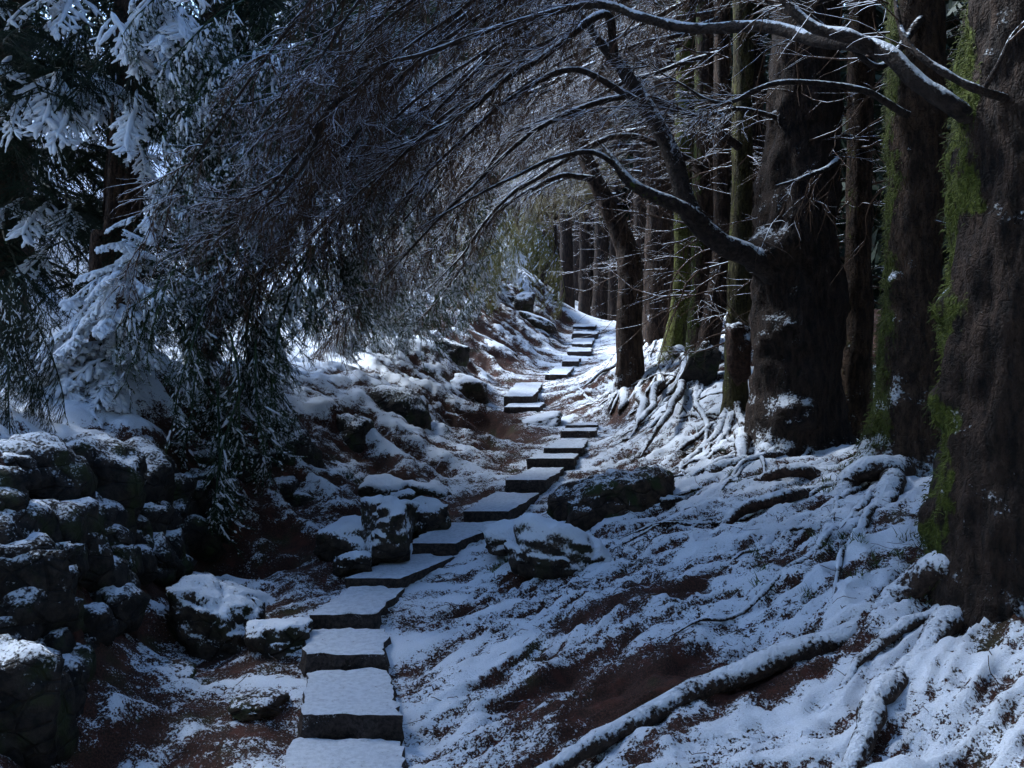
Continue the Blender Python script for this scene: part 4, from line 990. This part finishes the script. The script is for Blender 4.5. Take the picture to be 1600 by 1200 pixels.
# understorey of the dark wood on the right and at the far end: one dense mass
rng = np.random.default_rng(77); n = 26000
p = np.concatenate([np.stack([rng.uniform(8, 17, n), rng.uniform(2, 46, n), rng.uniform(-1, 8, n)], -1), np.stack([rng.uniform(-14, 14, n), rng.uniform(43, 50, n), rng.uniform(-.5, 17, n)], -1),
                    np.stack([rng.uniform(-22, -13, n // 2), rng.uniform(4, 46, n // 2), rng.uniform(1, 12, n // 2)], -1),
                    np.stack([rng.uniform(-15, 15, n // 2), rng.uniform(-15, -8, n // 2), rng.uniform(-2, 10, n // 2)], -1), np.stack([rng.choice([-1, 1], n // 2) * rng.uniform(8, 15, n // 2), rng.uniform(-10, 4, n // 2), rng.uniform(-1.5, 10, n // 2)], -1)])  # unseen foliage behind and beside the camera, added to block sky light
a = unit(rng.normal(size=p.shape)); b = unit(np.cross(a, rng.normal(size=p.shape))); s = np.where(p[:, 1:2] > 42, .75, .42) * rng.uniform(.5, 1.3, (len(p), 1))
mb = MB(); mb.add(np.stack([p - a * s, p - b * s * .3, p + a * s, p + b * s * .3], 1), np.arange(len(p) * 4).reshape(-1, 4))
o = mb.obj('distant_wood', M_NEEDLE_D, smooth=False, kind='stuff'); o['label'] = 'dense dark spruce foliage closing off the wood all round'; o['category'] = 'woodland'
# unseen trees added behind and beside the camera to shade the foreground
for k, (x, y) in enumerate([(2.9, 1.4), (-3.6, 2.6), (-3.4, -1.5), (2.6, -2.2), (5.2, 3.2), (.2, -5)]):
    b = np.array([x, y, float(ground_z(np.array([x]), np.array([y]), False)[0])])
    t = tree('spruce_tree', 'N%d' % k, 'unseen spruce added beside the viewpoint for shade', b, 'unseen shade trees added around the viewpoint')
    trunk(t, [b + [0, 0, -.3], b + [0, 0, 1], b + [0, 0, 4], b + [0, 0, 10]], [.3, .27, .24, .1], M_BARK, 200 + k, sides=12, seg=36)
    crown(t, (x, y, 5.6), (3.0, 3.0, 2.6), 2600, .25, M_NEEDLE_D, 5000 + k)

# fallen twigs on the snow, and mossy sprigs on the slope
rng = np.random.default_rng(31); n = 500
x = rng.uniform(-1.7, 2.6, n); y = rng.uniform(4.2, 14, n); z = ground_z(x, y) + .03
an = rng.uniform(0, 2 * np.pi, n)
c = grow(np.stack([x, y, z], -1), np.stack([np.cos(an), np.sin(an), rng.uniform(0, .35, n)], -1), rng.uniform(.04, .16, n), 5, np.full(n, 2.0), .3, rng)
mb = MB(); tubes(mb, c, np.full((n, 5), .0022), 3)
o = mb.obj('fallen_twigs', M_TWIG, kind='stuff'); o['label'] = 'fine dead twigs scattered over the snowy ground'; o['category'] = 'twigs'
rng = np.random.default_rng(41); spots = []
for (u, v, z_, n, sp) in [(1080, 560, -.5, 9, .3), (1060, 590, -.7, 8, .35), (1345, 740, -1.15, 10, .25), (1380, 720, -1.08, 8, .2), (1300, 770, -1.26, 6, .25), (1170, 690, -1.12, 9, .3), (1200, 740, -1.25, 7, .3), (1260, 900, -1.48, 7, .25),
                         (1430, 860, -1.3, 6, .2), (1130, 720, -1.25, 6, .3), (1010, 780, -1.5, 6, .3), (800, 878, -1.70, 8, .1), (1320, 930, -1.5, 6, .25), (940, 770, -1.5, 5, .2)]:
    c = Pz(u, v, z_); spots.append(c[:2] + rng.normal(size=(n, 2)) * sp)
spots = np.vstack(spots); m = 26
xy = np.repeat(spots, m, 0) + rng.normal(size=(len(spots) * m, 2)) * .022
p0 = np.column_stack([xy, ground_z(xy[:, 0], xy[:, 1]) + .005]); n = len(p0)
c = grow(p0, np.column_stack([rng.normal(size=(n, 2)) * .7, np.ones(n)]), rng.uniform(.03, .08, n), 4, np.full(n, 6.0), .1, rng)
wv = unit(np.column_stack([rng.normal(size=(n, 2)), np.zeros(n)])) * .0032
wd = np.array([1, .9, .6, .1])[None, :, None]; vv = np.stack([c - wv[:, None] * wd, c + wv[:, None] * wd], 2).reshape(n, 8, 3)
q4 = np.array([[0, 1, 3, 2], [2, 3, 5, 4], [4, 5, 7, 6]]); mb = MB(); mb.add(vv, (np.arange(n)[:, None, None] * 8 + q4[None]).reshape(-1, 4))
o = mb.obj('moss_sprigs', M_MOSS, kind='stuff'); o['label'] = 'short green mossy sprigs poking through snow around the tree feet'; o['category'] = 'moss'
for o in list(bpy.data.objects):
    if '_o' in o: del o['_o']
